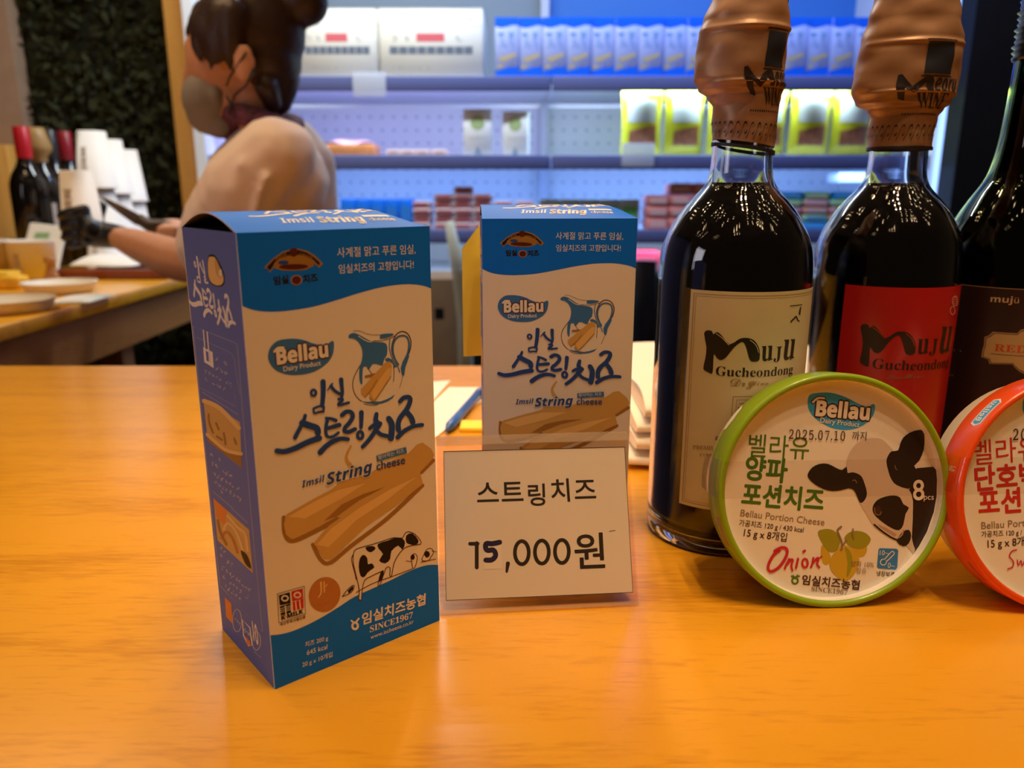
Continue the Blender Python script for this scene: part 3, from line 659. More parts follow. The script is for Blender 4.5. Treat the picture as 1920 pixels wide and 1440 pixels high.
# ---------------------------------------------------------------- wine bottles on the counter
m_glass = mat('clear_glass', (1, 1, 1), .02, trans=1.0, ior=1.52)
m_gglass = mat('dark_green_glass', (.1, .16, .08), .03, trans=1.0, ior=1.5)
m_wine = mat('red_wine', (.006, .0015, .003), .35, spec=.03)
m_wine2 = mat('dark_wine', (.002, .002, .002), .35, spec=.03)
BRAD = .042
BODY = [(.0, .0035), (.026, .0028), (.034, .0), (.0405, .002), (.042, .007), (.042, .060), (.042, .140), (.0417, .155), (.0407, .1655), (.0386, .1735), (.0355, .1800), (.0318, .1865), (.0272, .1925), (.0226, .1975), (.0190, .2020), (.0170, .2070), (.0163, .2130), (.0160, .2240), (.0158, .250), (.0158, .290), (.0178, .2915), (.0178, .300), (.0150, .302)]
def fine(prof, n=4):
    q = crom(prof[3:], n); return [Vector(p) for p in prof[:3]] + q
def glass_shell(mb, prof, th=.0022):
    o = [(p[0], p[1]) for p in fine(prof)]
    inn = [(max(.0, r - th), max(z, .006)) for r, z in o if z > .004][::-1]
    mb.lathe(o + inn + [(0.0, .006)], seg=72)
def wine_body(mb, prof, top, inset=.0030):
    o = [(max(0, r - inset), max(z, .0075)) for r, z in [(p[0], p[1]) for p in fine(prof)] if z < top]
    mb.lathe([(0, .0075)] + o + [(o[-1][0], top), (0, top)], seg=64)
SEAL_A = [  # z, centre offset, half width, half depth
    (.2235, .0, .0166, .0165), (.2300, .0002, .0168, .0166), (.2345, .0, .0170, .0170), (.2420, .0, .0174, .0170), (.2475, -.0012, .0192, .0175), (.2510, -.0030, .0222, .0190), (.2565, -.0046, .0236, .0200), (.2630, -.0048, .0232, .0205), (.2700, -.0042, .0232, .0208), (.2790, -.0036, .0228, .0205), (.2850, -.0028, .0218, .0196), (.2970, -.0012, .0186, .0180), (.315, 0, .0165, .0165), (.318, 0, .012, .012), (.3185, 0, .001, .001)]
SEAL_B = [(.2225, .0, .0178, .0172), (.2300, .0, .0178, .0172), (.2400, .0005, .0183, .0176), (.2450, .0008, .0212, .0185), (.2480, -.0008, .0262, .0200), (.2560, -.0012, .0296, .0212), (.2640, -.0006, .0292, .0218), (.2735, .0, .0286, .0215), (.2830, .0002, .0276, .0208), (.2935, .0002, .0248, .0192), (.3050, .0, .0222, .018), (.318, 0, .018, .017), (.321, 0, .012, .012), (.3215, 0, .001, .001)]
def seal_fn(tab):
    zs = [t[0] for t in tab]
    def f(a, z, off=0.0):      # a: angle, 0 faces -y, positive to +x
        z = max(zs[0], min(zs[-1], z)); i = 0
        while i < len(tab) - 2 and z > zs[i + 1]: i += 1
        f_ = (z - zs[i]) / (zs[i + 1] - zs[i]); f_ = f_ * f_ * (3 - 2 * f_)
        c, hx, hy = [tab[i][j] + (tab[i + 1][j] - tab[i][j]) * f_ for j in (1, 2, 3)]
        wr = .0004 * math.sin(a * 3 + z * 160) * math.sin(z * 210 + a) + .00025 * math.sin(a * 5 - z * 330) + .0013 * math.exp(-((z - .2528 - .0006 * math.cos(a * 2)) / .0011) ** 2) * max(0, math.cos(a - .15)) ** .5 + .0012 * math.exp(-((z - .2795) / .0013) ** 2) * max(0, math.cos(a - .2)) ** .5
        return (c + (hx + wr + off) * math.sin(a), -(hy + wr + off) * math.cos(a), z)
    return f
m_seal = mat('copper_foil', (.40, .22, .125), .42, metal=.25, noise=.12, nscale=60, bump=.12, bscale=90)
m_sealink = mat('foil_print', (.02, .015, .02), .5); m_emblem = mat('foil_emblem', (.015, .018, .035), .5)
def make_seal(tab, name, parent, a0, zb, tilt=0.0):
    f = seal_fn(tab); s = MB(); z0, z1 = tab[0][0], tab[-1][0]
    tl = lambda a, z: (z - tilt * math.sin(a) * max(0, 1 - (z - z0) / .02))
    s.grid(lambda u, v: (lambda a, z: (f(a, z)[0], f(a, z)[1], tl(a, z)))(u * 2 * math.pi, z0 + (z1 - z0) * v), 110, 160)
    k = Ink(lambda p: p)
    k.poly([(a0 - .30, zb + .0275), (a0 + .30, zb + .0275), (a0 + .29, zb + .0440), (a0 - .29, zb + .0440)], 2, 1)
    k.stroke([(a0 - .34, zb + .0262), (a0 + .34, zb + .0262), (a0 + .33, zb + .0452), (a0 - .33, zb + .0452)], .0006, 1, 1, 0, True)
    k.poly([(a0 - .75, zb + .027), (a0 - .68, zb + .0275), (a0 - .45, zb + .021), (a0 - .25, zb + .0255), (a0 - .12, zb + .0265), (a0 - .06, zb + .024), (a0 - .05, zb + .0185), (a0 - .16, zb + .0185), (a0 - .2, zb + .023), (a0 - .42, zb + .0175), (a0 - .58, zb + .0205), (a0 - .6, zb + .0135), (a0 - .72, zb + .0145)], 1, 1)
    sc = 1 / .0185
    def tx(body, x0, x1, z, h, bold=.02):
        vs, fs = glyphs(body); a = min(v[0] for v in vs); b = max(v[0] for v in vs); hh = max(v[1] for v in vs)
        k.P.append(([Vector((x0 + (x - a) / (b - a) * (x1 - x0), z + y / hh * h)) for x, y in vs], fs, 1, 1))
    tx(sansbi('eoru'), a0 - .02, a0 + .55, zb + .0185, .007); tx(serif('WINE'), a0 - .35, a0 + .4, zb + .0095, .008)
    for i in range(16): k.stroke([(a0 - .75 + i * .07, zb + .0062), (a0 - .71 + i * .07, zb + .0068)], .0009, 1, 1, 0)
    for i in range(-14, 15):   # scroll border round the neck
        c = a0 + i * .215
        k.stroke([(c - .09, zb - .0055), (c - .05, zb - .0005), (c + .03, zb + .0005), (c + .06, zb - .003), (c + .0, zb - .005), (c - .02, zb - .003)], .0008 if i % 2 else .0011, 1, 1, 3)
        k.stroke([(c + .04, zb - .0075), (c + .1, zb - .0045), (c + .13, zb - .001)], .0009, 1, 1, 3)
    for i in range(60): k.stroke([(-math.pi + i * .1048, zb - .0116), (-math.pi + (i + 1) * .1048, zb - .0116)], .0018, 1, 1, 0)
    k.emit(s, lambda a, z, L: (lambda P: (P[0], P[1], tl(a, z)))(f(a, z, .0003 + .00012 * L)), split=.05, vsplit=.002)
    return s.build(name, [m_seal, m_sealink, m_emblem], parent)

ZL = Zm((1220, 520), 3.272); ZR = Zm((1540, 520), 5.053)
MSHAPE = [(330, 345), (350, 325), (378, 330), (386, 350), (410, 335), (440, 360), (485, 412), (540, 380), (575, 371), (620, 378), (650, 405), (668, 450), (666, 505), (640, 518), (610, 510), (597, 470), (586, 430), (570, 398), (545, 402), (510, 432), (480, 470), (455, 498), (430, 507), (408, 495), (390, 470), (386, 520), (380, 590), (352, 580), (325, 560), (337, 500), (345, 430)]
def label_art(k, mi, mf, second):
    k.poly(MSHAPE, mi, 2, 2)
    k.stroke([(405, 345), (440, 372), (480, 415)], 4, 0, 3, 3); k.stroke([(610, 385), (645, 415), (662, 460)], 4, 0, 3, 3)
    k.text(serif('u'), (676, 513), (746, 508), mi, 2, 1.35); k.text(serif('J'), (752, 510), (798, 506), mi, 2, 1.05); k.text(serif('u'), (803, 506), (876, 500), mi, 2, 1.3)
    k.text(serif('Gucheondong'), (400, 600), (868, 588), mi, 2, .95)
    k.text(script(second[0]), (488, 668), (640, 664), mf, 2, .8); k.text(script(second[1]), (600, 664), (720, 660), mf, 2, .8)
def label_patch(mb, s0, s1, z0, z1, R, mi=0, off=.0003, thick=True, skew=0.0):
    mb.grid(lambda u, v: (lambda s, z: ((R + off) * math.sin(s / R), -(R + off) * math.cos(s / R), z))(s0 + (s1 - s0) * u, z0 + (z1 - z0) * v + skew * (u - .5)), 40, 2, mi)
def wine_bottle(label, c, seal_tab, rot, ymat, paint, group=None):
    t = thing('wine_bottle', label, 'bottle', (c[0], c[1], CZ), 0)
    g = MB(); glass_shell(g, BODY); g.build('glass', m_glass, t, recalc=True)
    w = MB(); wine_body(w, BODY, .2030); w.build('wine', m_wine, t, recalc=True)
    paint(t)
    return t

B1 = (.1246, .4381); B2 = (.2295, .4807)
f1 = cyl_uv(B1, BRAD + .0003)
def paint_cream(t):
    l = MB(); k = Ink(f1); k.pre = ZL
    s0, z1 = k.T((250, 72)); sb, z0 = k.T((150, 1375)); s1 = s0 + .083
    label_patch(l, s0, s1, z0, z1, BRAD)
    a = [(s0 + .002, z0 + .002), (s1 - .002, z0 + .002), (s1 - .002, z1 - .002), (s0 + .002, z1 - .002)]
    j = Ink(lambda p: p); j.stroke(a, .0005, 2, 1, 0, True); j.stroke([(s0 + .0032, z0 + .0032), (s1 - .0032, z0 + .0032), (s1 - .0032, z1 - .0032), (s0 + .0032, z1 - .0032)], .0003, 2, 1, 0, True)
    label_art(k, 1, 2, ('Dry', 'Wine'))
    k.stroke([(855, 175), (925, 168)], 5, 1, 2, 0); k.poly([(922, 175), (915, 235), (905, 225), (912, 190)], 1, 2); k.stroke([(858, 272), (880, 250), (890, 240), (900, 262), (908, 268)], 8, 1, 2)
    k.stroke([(507, 732), (700, 722), (700, 860), (495, 890)], 5, 2, 2, 0, True); k.stroke([(528, 752), (690, 745), (690, 860), (520, 870)], 4, 2, 2, 0, True)
    k.stroke([(545, 775), (600, 770)], 5, 2, 2, 0); k.stroke([(540, 800), (585, 830)], 12, 2, 2, 0); k.stroke([(560, 860), (640, 780)], 10, 2, 2, 0)
    k.text('무주', (400, 1008), (470, 1004), 1, 2, 1, .01); k.text(serif('PREMIUM'), (262, 1052), (430, 1056), 2, 2, 1); k.scribble((300, 1090), (420, 1092), 20, 2, 2, 9)
    e = .00006
    for q in (j, k): q.emit(l, lambda s, z, L: ((BRAD + .0003 + e * L) * math.sin(s / BRAD), -(BRAD + .0003 + e * L) * math.cos(s / BRAD), z), split=.0025)
    l.build('cream_label', [mat('label_cream', (.6, .56, .36), .5, noise=.03, nscale=40), mat('label_black', (.012, .01, .01), .4), mat('label_gold', (.3, .2, .07), .4)], t)
    make_seal(SEAL_A, 'neck_seal', t, .62, .2325, .0022)
wine_bottle('wine bottle with a cream label, the nearest to the price card', B1, SEAL_A, 0, None, paint_cream)
f2 = cyl_uv(B2, BRAD + .0003)
def paint_red(t):
    l = MB(); k = Ink(f2); k.pre = ZR
    s0, z1 = k.T((232, 66)); sb, z0 = k.T((118, 900)); s1 = k.T((1322, 90))[0]
    z0 = z1 - .118
    label_patch(l, s0, s0 + .083, z0, z1, BRAD)
    hx = homography([(330, 340), (665, 510), (668, 410), (330, 580)], [(372, 450), (885, 730), (885, 590), (352, 830)])
    k.pre = lambda p: ZR((375 + (p[0] - 330) * 1.525, 442 + (p[1] - 325) * 1.52))
    label_art(k, 1, 2, ('Sweet', 'Wine'))
    k.pre = ZR
    k.ring((1262, 225), 24, 46, 8, 3, 2); k.ring((1240, 315), 22, 38, 8, 3, 2)
    for i in range(5): k.stroke([(1245, 190 + i * 20), (1285, 186 + i * 20)], 6, 3, 2, 0)
    e = .00006
    k.emit(l, lambda s, z, L: ((BRAD + .0003 + e * L) * math.sin(s / BRAD), -(BRAD + .0003 + e * L) * math.cos(s / BRAD), z), split=.0025)
    l.build('red_label', [mat('label_red', (.48, .012, .014), .3, coat=.3), mat('label_dark_ink', (.03, .012, .006), .4), mat('label_dull_gold', (.35, .12, .06), .4), mat('label_pink', (.7, .3, .25), .4)], t)
    make_seal(SEAL_B, 'neck_seal', t, .27, .2345, .0)
wine_bottle('wine bottle with a red label, between the cream labelled and the black labelled bottles', B2, SEAL_B, 0, None, paint_red)

# dark bottle at the right edge
B3Y = .50
c3 = AtY(1930, 330, B3Y); B3 = (c3.x, B3Y)
t = thing('wine_bottle', 'dark green wine bottle with a black label at the right edge', 'bottle', (B3[0], B3[1], CZ), 0)
B3P = [(.0, .0035), (.026, .0028), (.036, .0), (.0435, .002), (.045, .007), (.045, .060), (.045, .140), (.0445, .152), (.0425, .166), (.038, .180), (.0312, .193), (.0245, .2045), (.0212, .216), (.0192, .229), (.0182, .245), (.0176, .262), (.0170, .278), (.0166, .300), (.0172, .3015), (.0172, .31), (.012, .312)]
g = MB(); glass_shell(g, B3P, .0025); g.build('glass', m_gglass, t, recalc=True)
w = MB(); wine_body(w, B3P, .262, .0035); w.build('wine', m_wine2, t, recalc=True)
s = MB()
pr = [(.0185, .2755)]
for i in range(14): pr += [(.0190 + .0005 * (i % 3) - i * .0001, .277 + i * .0032), (.0178 - i * .0001, .2786 + i * .0032)]
s.lathe([(0, .2755)] + pr + [(.0150, .322), (0, .3225)], seg=40); s.build('screw_cap', mat('black_cap', (.008, .008, .008), .3, coat=.2), t)
R3 = .045
f3 = cyl_uv(B3, R3 + .0003); l = MB(); k = Ink(f3); k.pre = ZR
s0, z1 = k.T((1330, 68)); s0 -= .012
label_patch(l, s0, s0 + .095, z1 - .115, z1, R3)
j = Ink(lambda p: p); j.stroke([(s0, z1), (s0 + .095, z1)], .0004, 2, 1, 0)
k.text(sansb('mujü'), (1605, 232), (1872, 246), 1, 2, .85, .0)
pl = [(1520, 755), (1530, 690), (1545, 640), (1550, 565), (1590, 550), (1630, 515), (1860, 530), (1885, 500), (1935, 482), (1985, 500), (2010, 530), (2250, 545), (2290, 580), (2330, 600), (2335, 670), (2345, 740), (2345, 800), (2300, 815), (2265, 850), (2040, 870), (2010, 905), (1945, 925), (1880, 895), (1830, 850), (1815, 825), (1595, 820), (1585, 780)]
k.poly(pl, 2, 2); cx, cy = 1935, 700
k.poly([(cx + (x - cx) * .965, cy + (y - cy) * .93) for x, y in pl], 0, 3); k.poly([(cx + (x - cx) * .95, cy + (y - cy) * .9) for x, y in pl], 3, 4)
k.text(serif('RED'), (1640, 695), (1945, 715), 4, 5, .75)
k.stroke([(1610, 722), (2250, 748)], 4, 0, 5, 0)
k.scribble((1255, 690), (1340, 695), 26, 2, 2, 4); k.scribble((1215, 925), (1290, 935), 22, 2, 2, 5)
e = .00006
for q in (j, k): q.emit(l, lambda s, z, L: ((R3 + .0003 + e * L) * math.sin(s / R3), -(R3 + .0003 + e * L) * math.cos(s / R3), z), split=.0025)
l.build('black_label', [mat('label_plum', (.028, .008, .008), .4), mat('label_foil', (.75, .5, .3), .3, metal=.4), mat('label_line', (.4, .24, .12), .4), mat('label_plate', (.55, .36, .16), .4), mat('label_red_foil', (.7, .1, .02), .25, metal=.4)], t)
# ---------------------------------------------------------------- round portion cheese tubs
T1 = Zm((1320, 680), 3); T2 = Zm((1500, 770), 4.9655); T3 = Zm((1370, 980), 5.486); T4 = Zm((1740, 680), 3)
TR, LIDH, TUBH = .058, .0175, .034
L_PAPER, L_MAIN, L_TEAL, L_BRN, L_WHITE, L_GRN, L_RED, L_COW, L_COWW, L_OL, L_YEL, L_BLUE, L_GREY, L_PINK = range(14)
lm = lambda n, c, r=.45: mat('lid_' + n, c, r, coat=.2)
def lid_mats(main, word): return [lm('paper', (.88, .84, .77)), lm('rim', main, .35), lm('teal', (.05, .38, .85)), lm('brown', (.06, .02, .015)), lm('white', (.85, .78, .68)), lm('word', word), lm('red', (.6, .02, .05)),
                                  lm('cow', (.022, .012, .008)), lm('cow_white', (.66, .55, .46)), lm('olive', (.34, .33, .02)), lm('yellow', (.62, .42, .03)), lm('blue', (.03, .22, .6)), lm('grey', (.28, .18, .11)), lm('pink', (.5, .3, .22))]
m_tape = acrylic('clear_tape', (.97, .93, .88), .12, .12)
m_tubw = mat('tub_white', (.82, .72, .56), .4, coat=.2, noise=.03, nscale=20)
def tub(name_label, x, y, tilt, yaw, mats, art, side_art=None):
    t = thing('cheese_tub', name_label, 'tub', (x, y, CZ), 0)
    ex = Vector((math.cos(yaw), math.sin(yaw), 0)); n0 = Vector((math.sin(yaw), -math.cos(yaw), 0))
    ey = Vector((0, 0, math.cos(tilt))) - n0 * math.sin(tilt); ez = ex.cross(ey)       # ez points out of the lid
    C = ey * TR
    P = lambda u, v, w=0.0: C + ex * u + ey * v + ez * w
    A = Matrix((ex, ey, ez)).transposed()
    b = MB(); b.lathe([(0, -TUBH), (TR - .006, -TUBH), (TR - .0045, -TUBH + .0015), (TR - .0024, -LIDH + .003), (TR - .0024, -.0078), (0, -.0078)], C, 72, 0, True, A)
    b.build('tub', m_tubw, t)
    l = MB(); r = TR
    pr = [(r - .0002, -LIDH), (r, -LIDH + .0004), (r, -.0018), (r - .0006, -.0006), (r - .0018, 0.0), (r - .0030, -.0006), (r - .0036, -.0018)]
    l.lathe(pr, C, 96, L_MAIN, True, A)
    l.lathe([(r - .0036, -.0018), (r - .0038, -.0060), (0, -.0060)], C, 96, L_PAPER, False, A)
    l.lathe([(r - .0002, -LIDH), (r - .0012, -LIDH), (r - .0014, -.0066)], C, 96, L_PAPER, True, A)
    base = Vector((x, y, CZ))
    k = Ink(plane_uv(base + P(0, 0, -.006) - ex * 0, ex, ey)); art(k)
    rd = r - .0041
    def fn(u, v, L):
        q = math.hypot(u, v)
        if q > rd: u, v = u * rd / q, v * rd / q
        return P(u, v, -.006 + .00006 * L)
    k.emit(l, fn)
    if side_art:
        j = Ink(lambda p: p); side_art(j)      # angle (rad, from +ex), height below the rim
        j.emit(l, lambda a, w, L: P((r + .00008 * L) * math.cos(a), (r + .00008 * L) * math.sin(a), w), split=.03)
    l.build('lid', mats, t)
    k2 = Ink(plane_uv(base + P(0, 0, 0), ex, ey)); k2.pre = T1
    _, v1 = k2.T((1150, 540)); _, v0 = k2.T((1150, 747)); tp = MB()
    def tape(u, v):
        vv = v0 + (v1 - v0) * v; h = math.sqrt(r * r - vv * vv); s = (u - .5) * 2 * (h + .03)
        if abs(s) <= h - .0008: return P(s, vv, .0003)
        d = abs(s) - (h - .0008); return P(math.copysign(h + .0004 - max(0, d - LIDH) * .08, s), vv, -d)
    tp.grid(tape, 60, 6); tp.build('tape', m_tape, t)
    return t
def common(k, z):
    pass
def green_art(k):
    brand_blob(k, T1, [(588, 260), (583, 220), (592, 185), (625, 172), (690, 168), (740, 175), (800, 196), (870, 232), (920, 247), (950, 233), (962, 245), (956, 285), (935, 318), (895, 352), (840, 374), (780, 378), (715, 366), (655, 335), (610, 298)],
               (628, 297), (925, 322), (652, 336), (872, 362), [(612, 222), (640, 199), (675, 200)], 1, L_TEAL, L_BRN, L_WHITE)
    k.pre = T1
    k.text(mono('2025.07.10'), (475, 428), (790, 438), L_BRN, 6, 1.35); k.text('까지', (830, 434), (910, 437), L_BRN, 6, 1.1)
    k.text('벨라유', (246, 528), (586, 545), L_GRN, 2, 1.08)
    k.text('양파', (228, 655), (458, 676), L_GRN, 2, 1.1, .028); k.text('포션치즈', (210, 802), (664, 838), L_GRN, 2, 1.1, .028)
    k.text('Bellau Portion Cheese', (203, 862), (675, 916), L_GREY, 2, 1.0); k.text('가공치즈 120 g / 430 kcal', (196, 914), (558, 954), L_BRN, 2, 1.1, .006); k.text('15 g x 8개입', (222, 974), (462, 1004), L_BRN, 2, 1.1, .008)
    k.pre = T2
    k.poly([(1085, 535), (1240, 522), (1320, 540), (1330, 640), (1330, 800), (1300, 950), (1240, 1150), (1170, 1300), (1115, 1375), (1062, 1280), (1040, 1180), (1050, 1000), (1050, 840), (1010, 740), (1060, 690)], L_COW, 1)
    k.poly([(440, 560), (430, 480), (460, 390), (520, 310), (600, 265), (680, 255), (760, 265), (830, 330), (880, 400), (870, 560), (860, 640), (900, 690), (1010, 730), (1050, 840), (1045, 1000), (1038, 1180), (1070, 1290), (1108, 1385), (1060, 1340), (1000, 1270), (900, 1210), (780, 1150), (690, 1080), (620, 970), (560, 870), (510, 770), (470, 700), (440, 640)], L_COWW, 2, 2)
    k.poly([(70, 590), (110, 530), (180, 495), (260, 495), (330, 530), (390, 552), (430, 520), (440, 578), (480, 573), (520, 580), (570, 610), (600, 680), (622, 770), (600, 832), (560, 858), (530, 800), (500, 740), (450, 722), (380, 740), (300, 747), (220, 730), (130, 680), (80, 630)], L_COW, 3, 2)
    k.poly([(850, 378), (910, 370), (930, 310), (960, 250), (1020, 205), (1100, 180), (1145, 190), (1157, 260), (1150, 360), (1110, 460), (1060, 512), (1082, 545), (1082, 620), (1050, 700), (1000, 725), (900, 692), (850, 640), (820, 560), (802, 470), (820, 415)], L_COW, 3, 2)
    k.poly([(680, 880), (720, 830), (790, 800), (870, 788), (930, 808), (960, 870), (1012, 902), (980, 960), (960, 1060), (920, 1112), (850, 1092), (770, 1040), (700, 980), (675, 930)], L_COW, 3, 2)
    k.ell((722, 925), 30, 42, L_BRN, 4); k.stroke([(690, 900), (700, 960), (740, 968), (755, 940)], 7, L_GREY, 5)
    k.stroke([(690, 1060), (760, 1120), (850, 1180), (910, 1205)], 16, L_COW, 4); k.poly([(720, 1060), (800, 1120), (880, 1170), (900, 1150), (800, 1090)], L_PINK, 4)
    k.poly([(898, 1215), (950, 1130), (1010, 1108), (1032, 1160), (1012, 1232), (960, 1262)], L_COW, 4, 2); k.stroke([(920, 1180), (950, 1150), (960, 1110)], 12, L_PINK, 4)
    k.stroke([(488, 650), (510, 645), (525, 670)], 8, L_GREY, 5); k.stroke([(883, 510), (885, 535), (900, 548)], 7, L_GREY, 5)
    k.text('8', (1052, 832), (1152, 826), L_WHITE, 6, 1.15, .012); k.text('pcs', (1148, 826), (1240, 828), L_WHITE, 6, 1.0)
    k.pre = T3
    for q, w in (([(450, 290), (510, 258), (562, 260), (580, 302), (550, 380), (490, 460), (420, 500), (385, 480), (390, 420), (440, 330), (500, 285)], 30), ([(600, 372), (570, 430), (553, 472)], 22), ([(580, 425), (620, 378), (636, 388), (622, 440), (632, 490)], 22), ([(690, 370), (670, 462)], 24),
                 ([(745, 297), (762, 287)], 24), ([(848, 362), (838, 420), (823, 456)], 22), ([(838, 420), (885, 365), (902, 372), (886, 422), (908, 458)], 22), ([(905, 365), (935, 345)], 14)): k.stroke(q, w, L_RED, 5)
    k.ring((762, 415), 28, 44, 22, L_RED, 5)
    k.poly([(895, 100), (950, 68), (1030, 70), (1090, 110), (1125, 190), (1110, 250), (1060, 300), (1000, 290), (940, 210)], L_OL, 2, 3); k.poly([(940, 230), (1010, 300), (1030, 380), (1000, 430), (950, 420), (925, 330)], L_YEL, 1, 3)
    k.poly([(1170, 150), (1230, 95), (1310, 85), (1390, 110), (1440, 170), (1400, 240), (1330, 270), (1240, 250), (1190, 210)], L_OL, 2, 3); k.poly([(1250, 260), (1380, 230), (1400, 290), (1360, 350), (1290, 340)], L_YEL, 1, 3)
    k.poly([(1140, 232), (1200, 240), (1290, 300), (1322, 380), (1300, 480), (1240, 560), (1180, 596), (1110, 570), (1040, 500), (1015, 420), (1040, 340), (1100, 270)], L_YEL, 3, 3)
    k.poly([(1170, 250), (1230, 300), (1250, 400), (1230, 500), (1190, 560), (1200, 430), (1190, 330)], L_OL, 4, 3)
    k.stroke([(1135, 40), (1095, 75), (1110, 120), (1140, 200), (1140, 275)], 18, L_GREY, 5); k.stroke([(1255, 65), (1250, 115), (1262, 160)], 16, L_GREY, 5); k.stroke([(1190, 180), (1150, 230), (1130, 285)], 14, L_GREY, 5)
    k.poly([(1520, 272), (1535, 262), (1705, 268), (1722, 285), (1712, 462), (1695, 482), (1520, 470), (1503, 455)], L_BLUE, 2)
    k.ring((1568, 405), 30, 30, 9, L_WHITE, 3); k.stroke([(1580, 375), (1650, 300), (1672, 300), (1675, 325), (1600, 400)], 9, L_WHITE, 3); k.poly([(1562, 380), (1590, 375), (1598, 400), (1575, 412)], L_BLUE, 4)
    k.text('10', (1530, 332), (1580, 334), L_WHITE, 3, 1.1); k.stroke([(1588, 310), (1622, 318)], 5, L_WHITE, 3); k.text('0', (1612, 462), (1640, 464), L_WHITE, 3, 1.2); k.stroke([(1648, 442), (1685, 450)], 5, L_WHITE, 3)
    k.text('양파 10%', (1232, 446), (1466, 458), L_GREY, 6, 1.1); k.text('함유', (1288, 524), (1390, 528), L_GREY, 6, 1.1); k.text('냉장보관', (1498, 548), (1684, 558), L_BRN, 3, 1.1, .008)
    k.ring((660, 597), 30, 30, 18, L_GRN, 3); k.stroke([(625, 548), (660, 565), (705, 548)], 14, L_GRN, 3); k.stroke([(640, 540), (660, 560), (690, 535)], 10, L_GRN, 3)
    k.text('임실치즈농협', (728, 634), (1314, 694), L_BRN, 3, 1, .02); k.text(serif('SINCE1967'), (826, 702), (1196, 742), L_GREY, 3, 1)
def green_side(j):
    j.poly([(2.35, -LIDH + .0001), (2.62, -LIDH + .0001), (2.60, -LIDH + .003), (2.5, -LIDH + .0042), (2.38, -LIDH + .003)], L_PAPER, 1)   # torn edge
    j.poly([(3.36, -.0085), (3.62, -.0085), (3.62, -.0025), (3.36, -.0025)], L_GREY, 1)
def orange_art(k):
    brand_blob(k, Zm((1740 + 178, 688 - 3), 3), [(1, 260), (-2, 220), (8, 185), (45, 172), (110, 168), (160, 175), (220, 196), (290, 232), (340, 247), (370, 233), (382, 245), (376, 285), (355, 318), (315, 352), (260, 374), (200, 378), (135, 366), (75, 335), (30, 298)],
               (48, 297), (345, 322), (72, 336), (292, 362), [(32, 222), (60, 199), (95, 200)], 1, L_TEAL, L_BRN, L_WHITE)
    k.pre = T4
    k.text(mono('2025'), (475, 436), (640, 432), L_BRN, 6, 1.35)
    k.text('벨라유', (256, 578), (622, 548), L_GRN, 2, 1.08)
    k.text('단호박', (268, 724), (628, 694), L_GRN, 2, 1.1, .028); k.text('포션치즈', (288, 858), (780, 822), L_GRN, 2, 1.1, .028)
    k.text('Bellau Portion Cheese', (300, 936), (800, 902), L_GREY, 2, 1.0); k.text('가공치즈 120 g / 3', (300, 980), (552, 966), L_BRN, 2, 1.1, .006); k.text('15 g x 8개입', (335, 1040), (590, 1022), L_BRN, 2, 1.1, .008)
    for q, w in (([(496, 1052), (470, 1060), (456, 1088), (478, 1118), (472, 1148), (446, 1160)], 7), ([(500, 1108), (506, 1140), (520, 1112), (528, 1140), (545, 1100)], 6)): k.stroke(q, w, L_RED, 5)
def orange_side(j):
    j.poly([(2.22, -.0098), (2.50, -.0098), (2.52, -.0065), (2.49, -.0030), (2.24, -.0030), (2.20, -.0062)], L_WHITE, 1)
    j.poly([(2.235, -.0090), (2.485, -.0090), (2.50, -.0065), (2.48, -.0038), (2.245, -.0038), (2.22, -.0062)], L_TEAL, 2)
    vs, fs = glyphs(sansb('Bellau')); a = min(v[0] for v in vs); b = max(v[0] for v in vs)
    j.P.append(([Vector((2.465 - (x - a) / (b - a) * .22, -.0082 + y * .0048)) for x, y in vs], fs, L_WHITE, 3))
    vs, fs = glyphs('실'); j.P.append(([Vector((2.95 - x * .07, -.0095 + y * .005)) for x, y in vs], fs, L_WHITE, 2))
    j.stroke([(3.75, -.008), (3.95, -.006)], .0012, L_GREY, 1, 0)
tub('round cheese tub with a green rimmed lid and a cow face, leaning on the bottles', .1583, .3425, .19, .045, lid_mats((.27, .42, .012), (.07, .19, .015)), green_art, green_side)
tub('round cheese tub with an orange rimmed lid at the right edge of the counter', .2715, .3365, .20, .04, lid_mats((.85, .085, .006), (.6, .03, .025)), orange_art, orange_side)
# ---------------------------------------------------------------- open display fridge at the back
FY, FB = 2.35, 2.98            # front edge of the shelves, back panel
m_fr = mat('fridge_white', (.72, .75, .78), .4, noise=.03, nscale=5)
m_shelf = mat('shelf_grey', (.5, .53, .62), .4); m_rail = mat('shelf_rail', (.11, .13, .3), .4); m_black = mat('fridge_black', (.008, .008, .009), .4); m_clear = mat('clear_tag', (.7, .74, .85), .3, alpha=.55)
m_led = mat('led_strip', (.34, .52, .95), .5, emit=1.3)
fx0, fx1 = AtY(392, 300, FY).x, AtY(1742, 300, FY).x
xm = AtY(1018, 230, FB).x
zs = [AtY(1000, 143, FY).z, AtY(1000, 291, FY).z, AtY(1000, 431, FY).z]      # shelf tops at the front
zbase = AtY(1000, 520, FY).z
ztop = 1.25 + .95
t = thing('display_fridge', 'open refrigerated display case with lit shelves of packaged cheese behind the counter', 'fridge', (0, 0, 0))
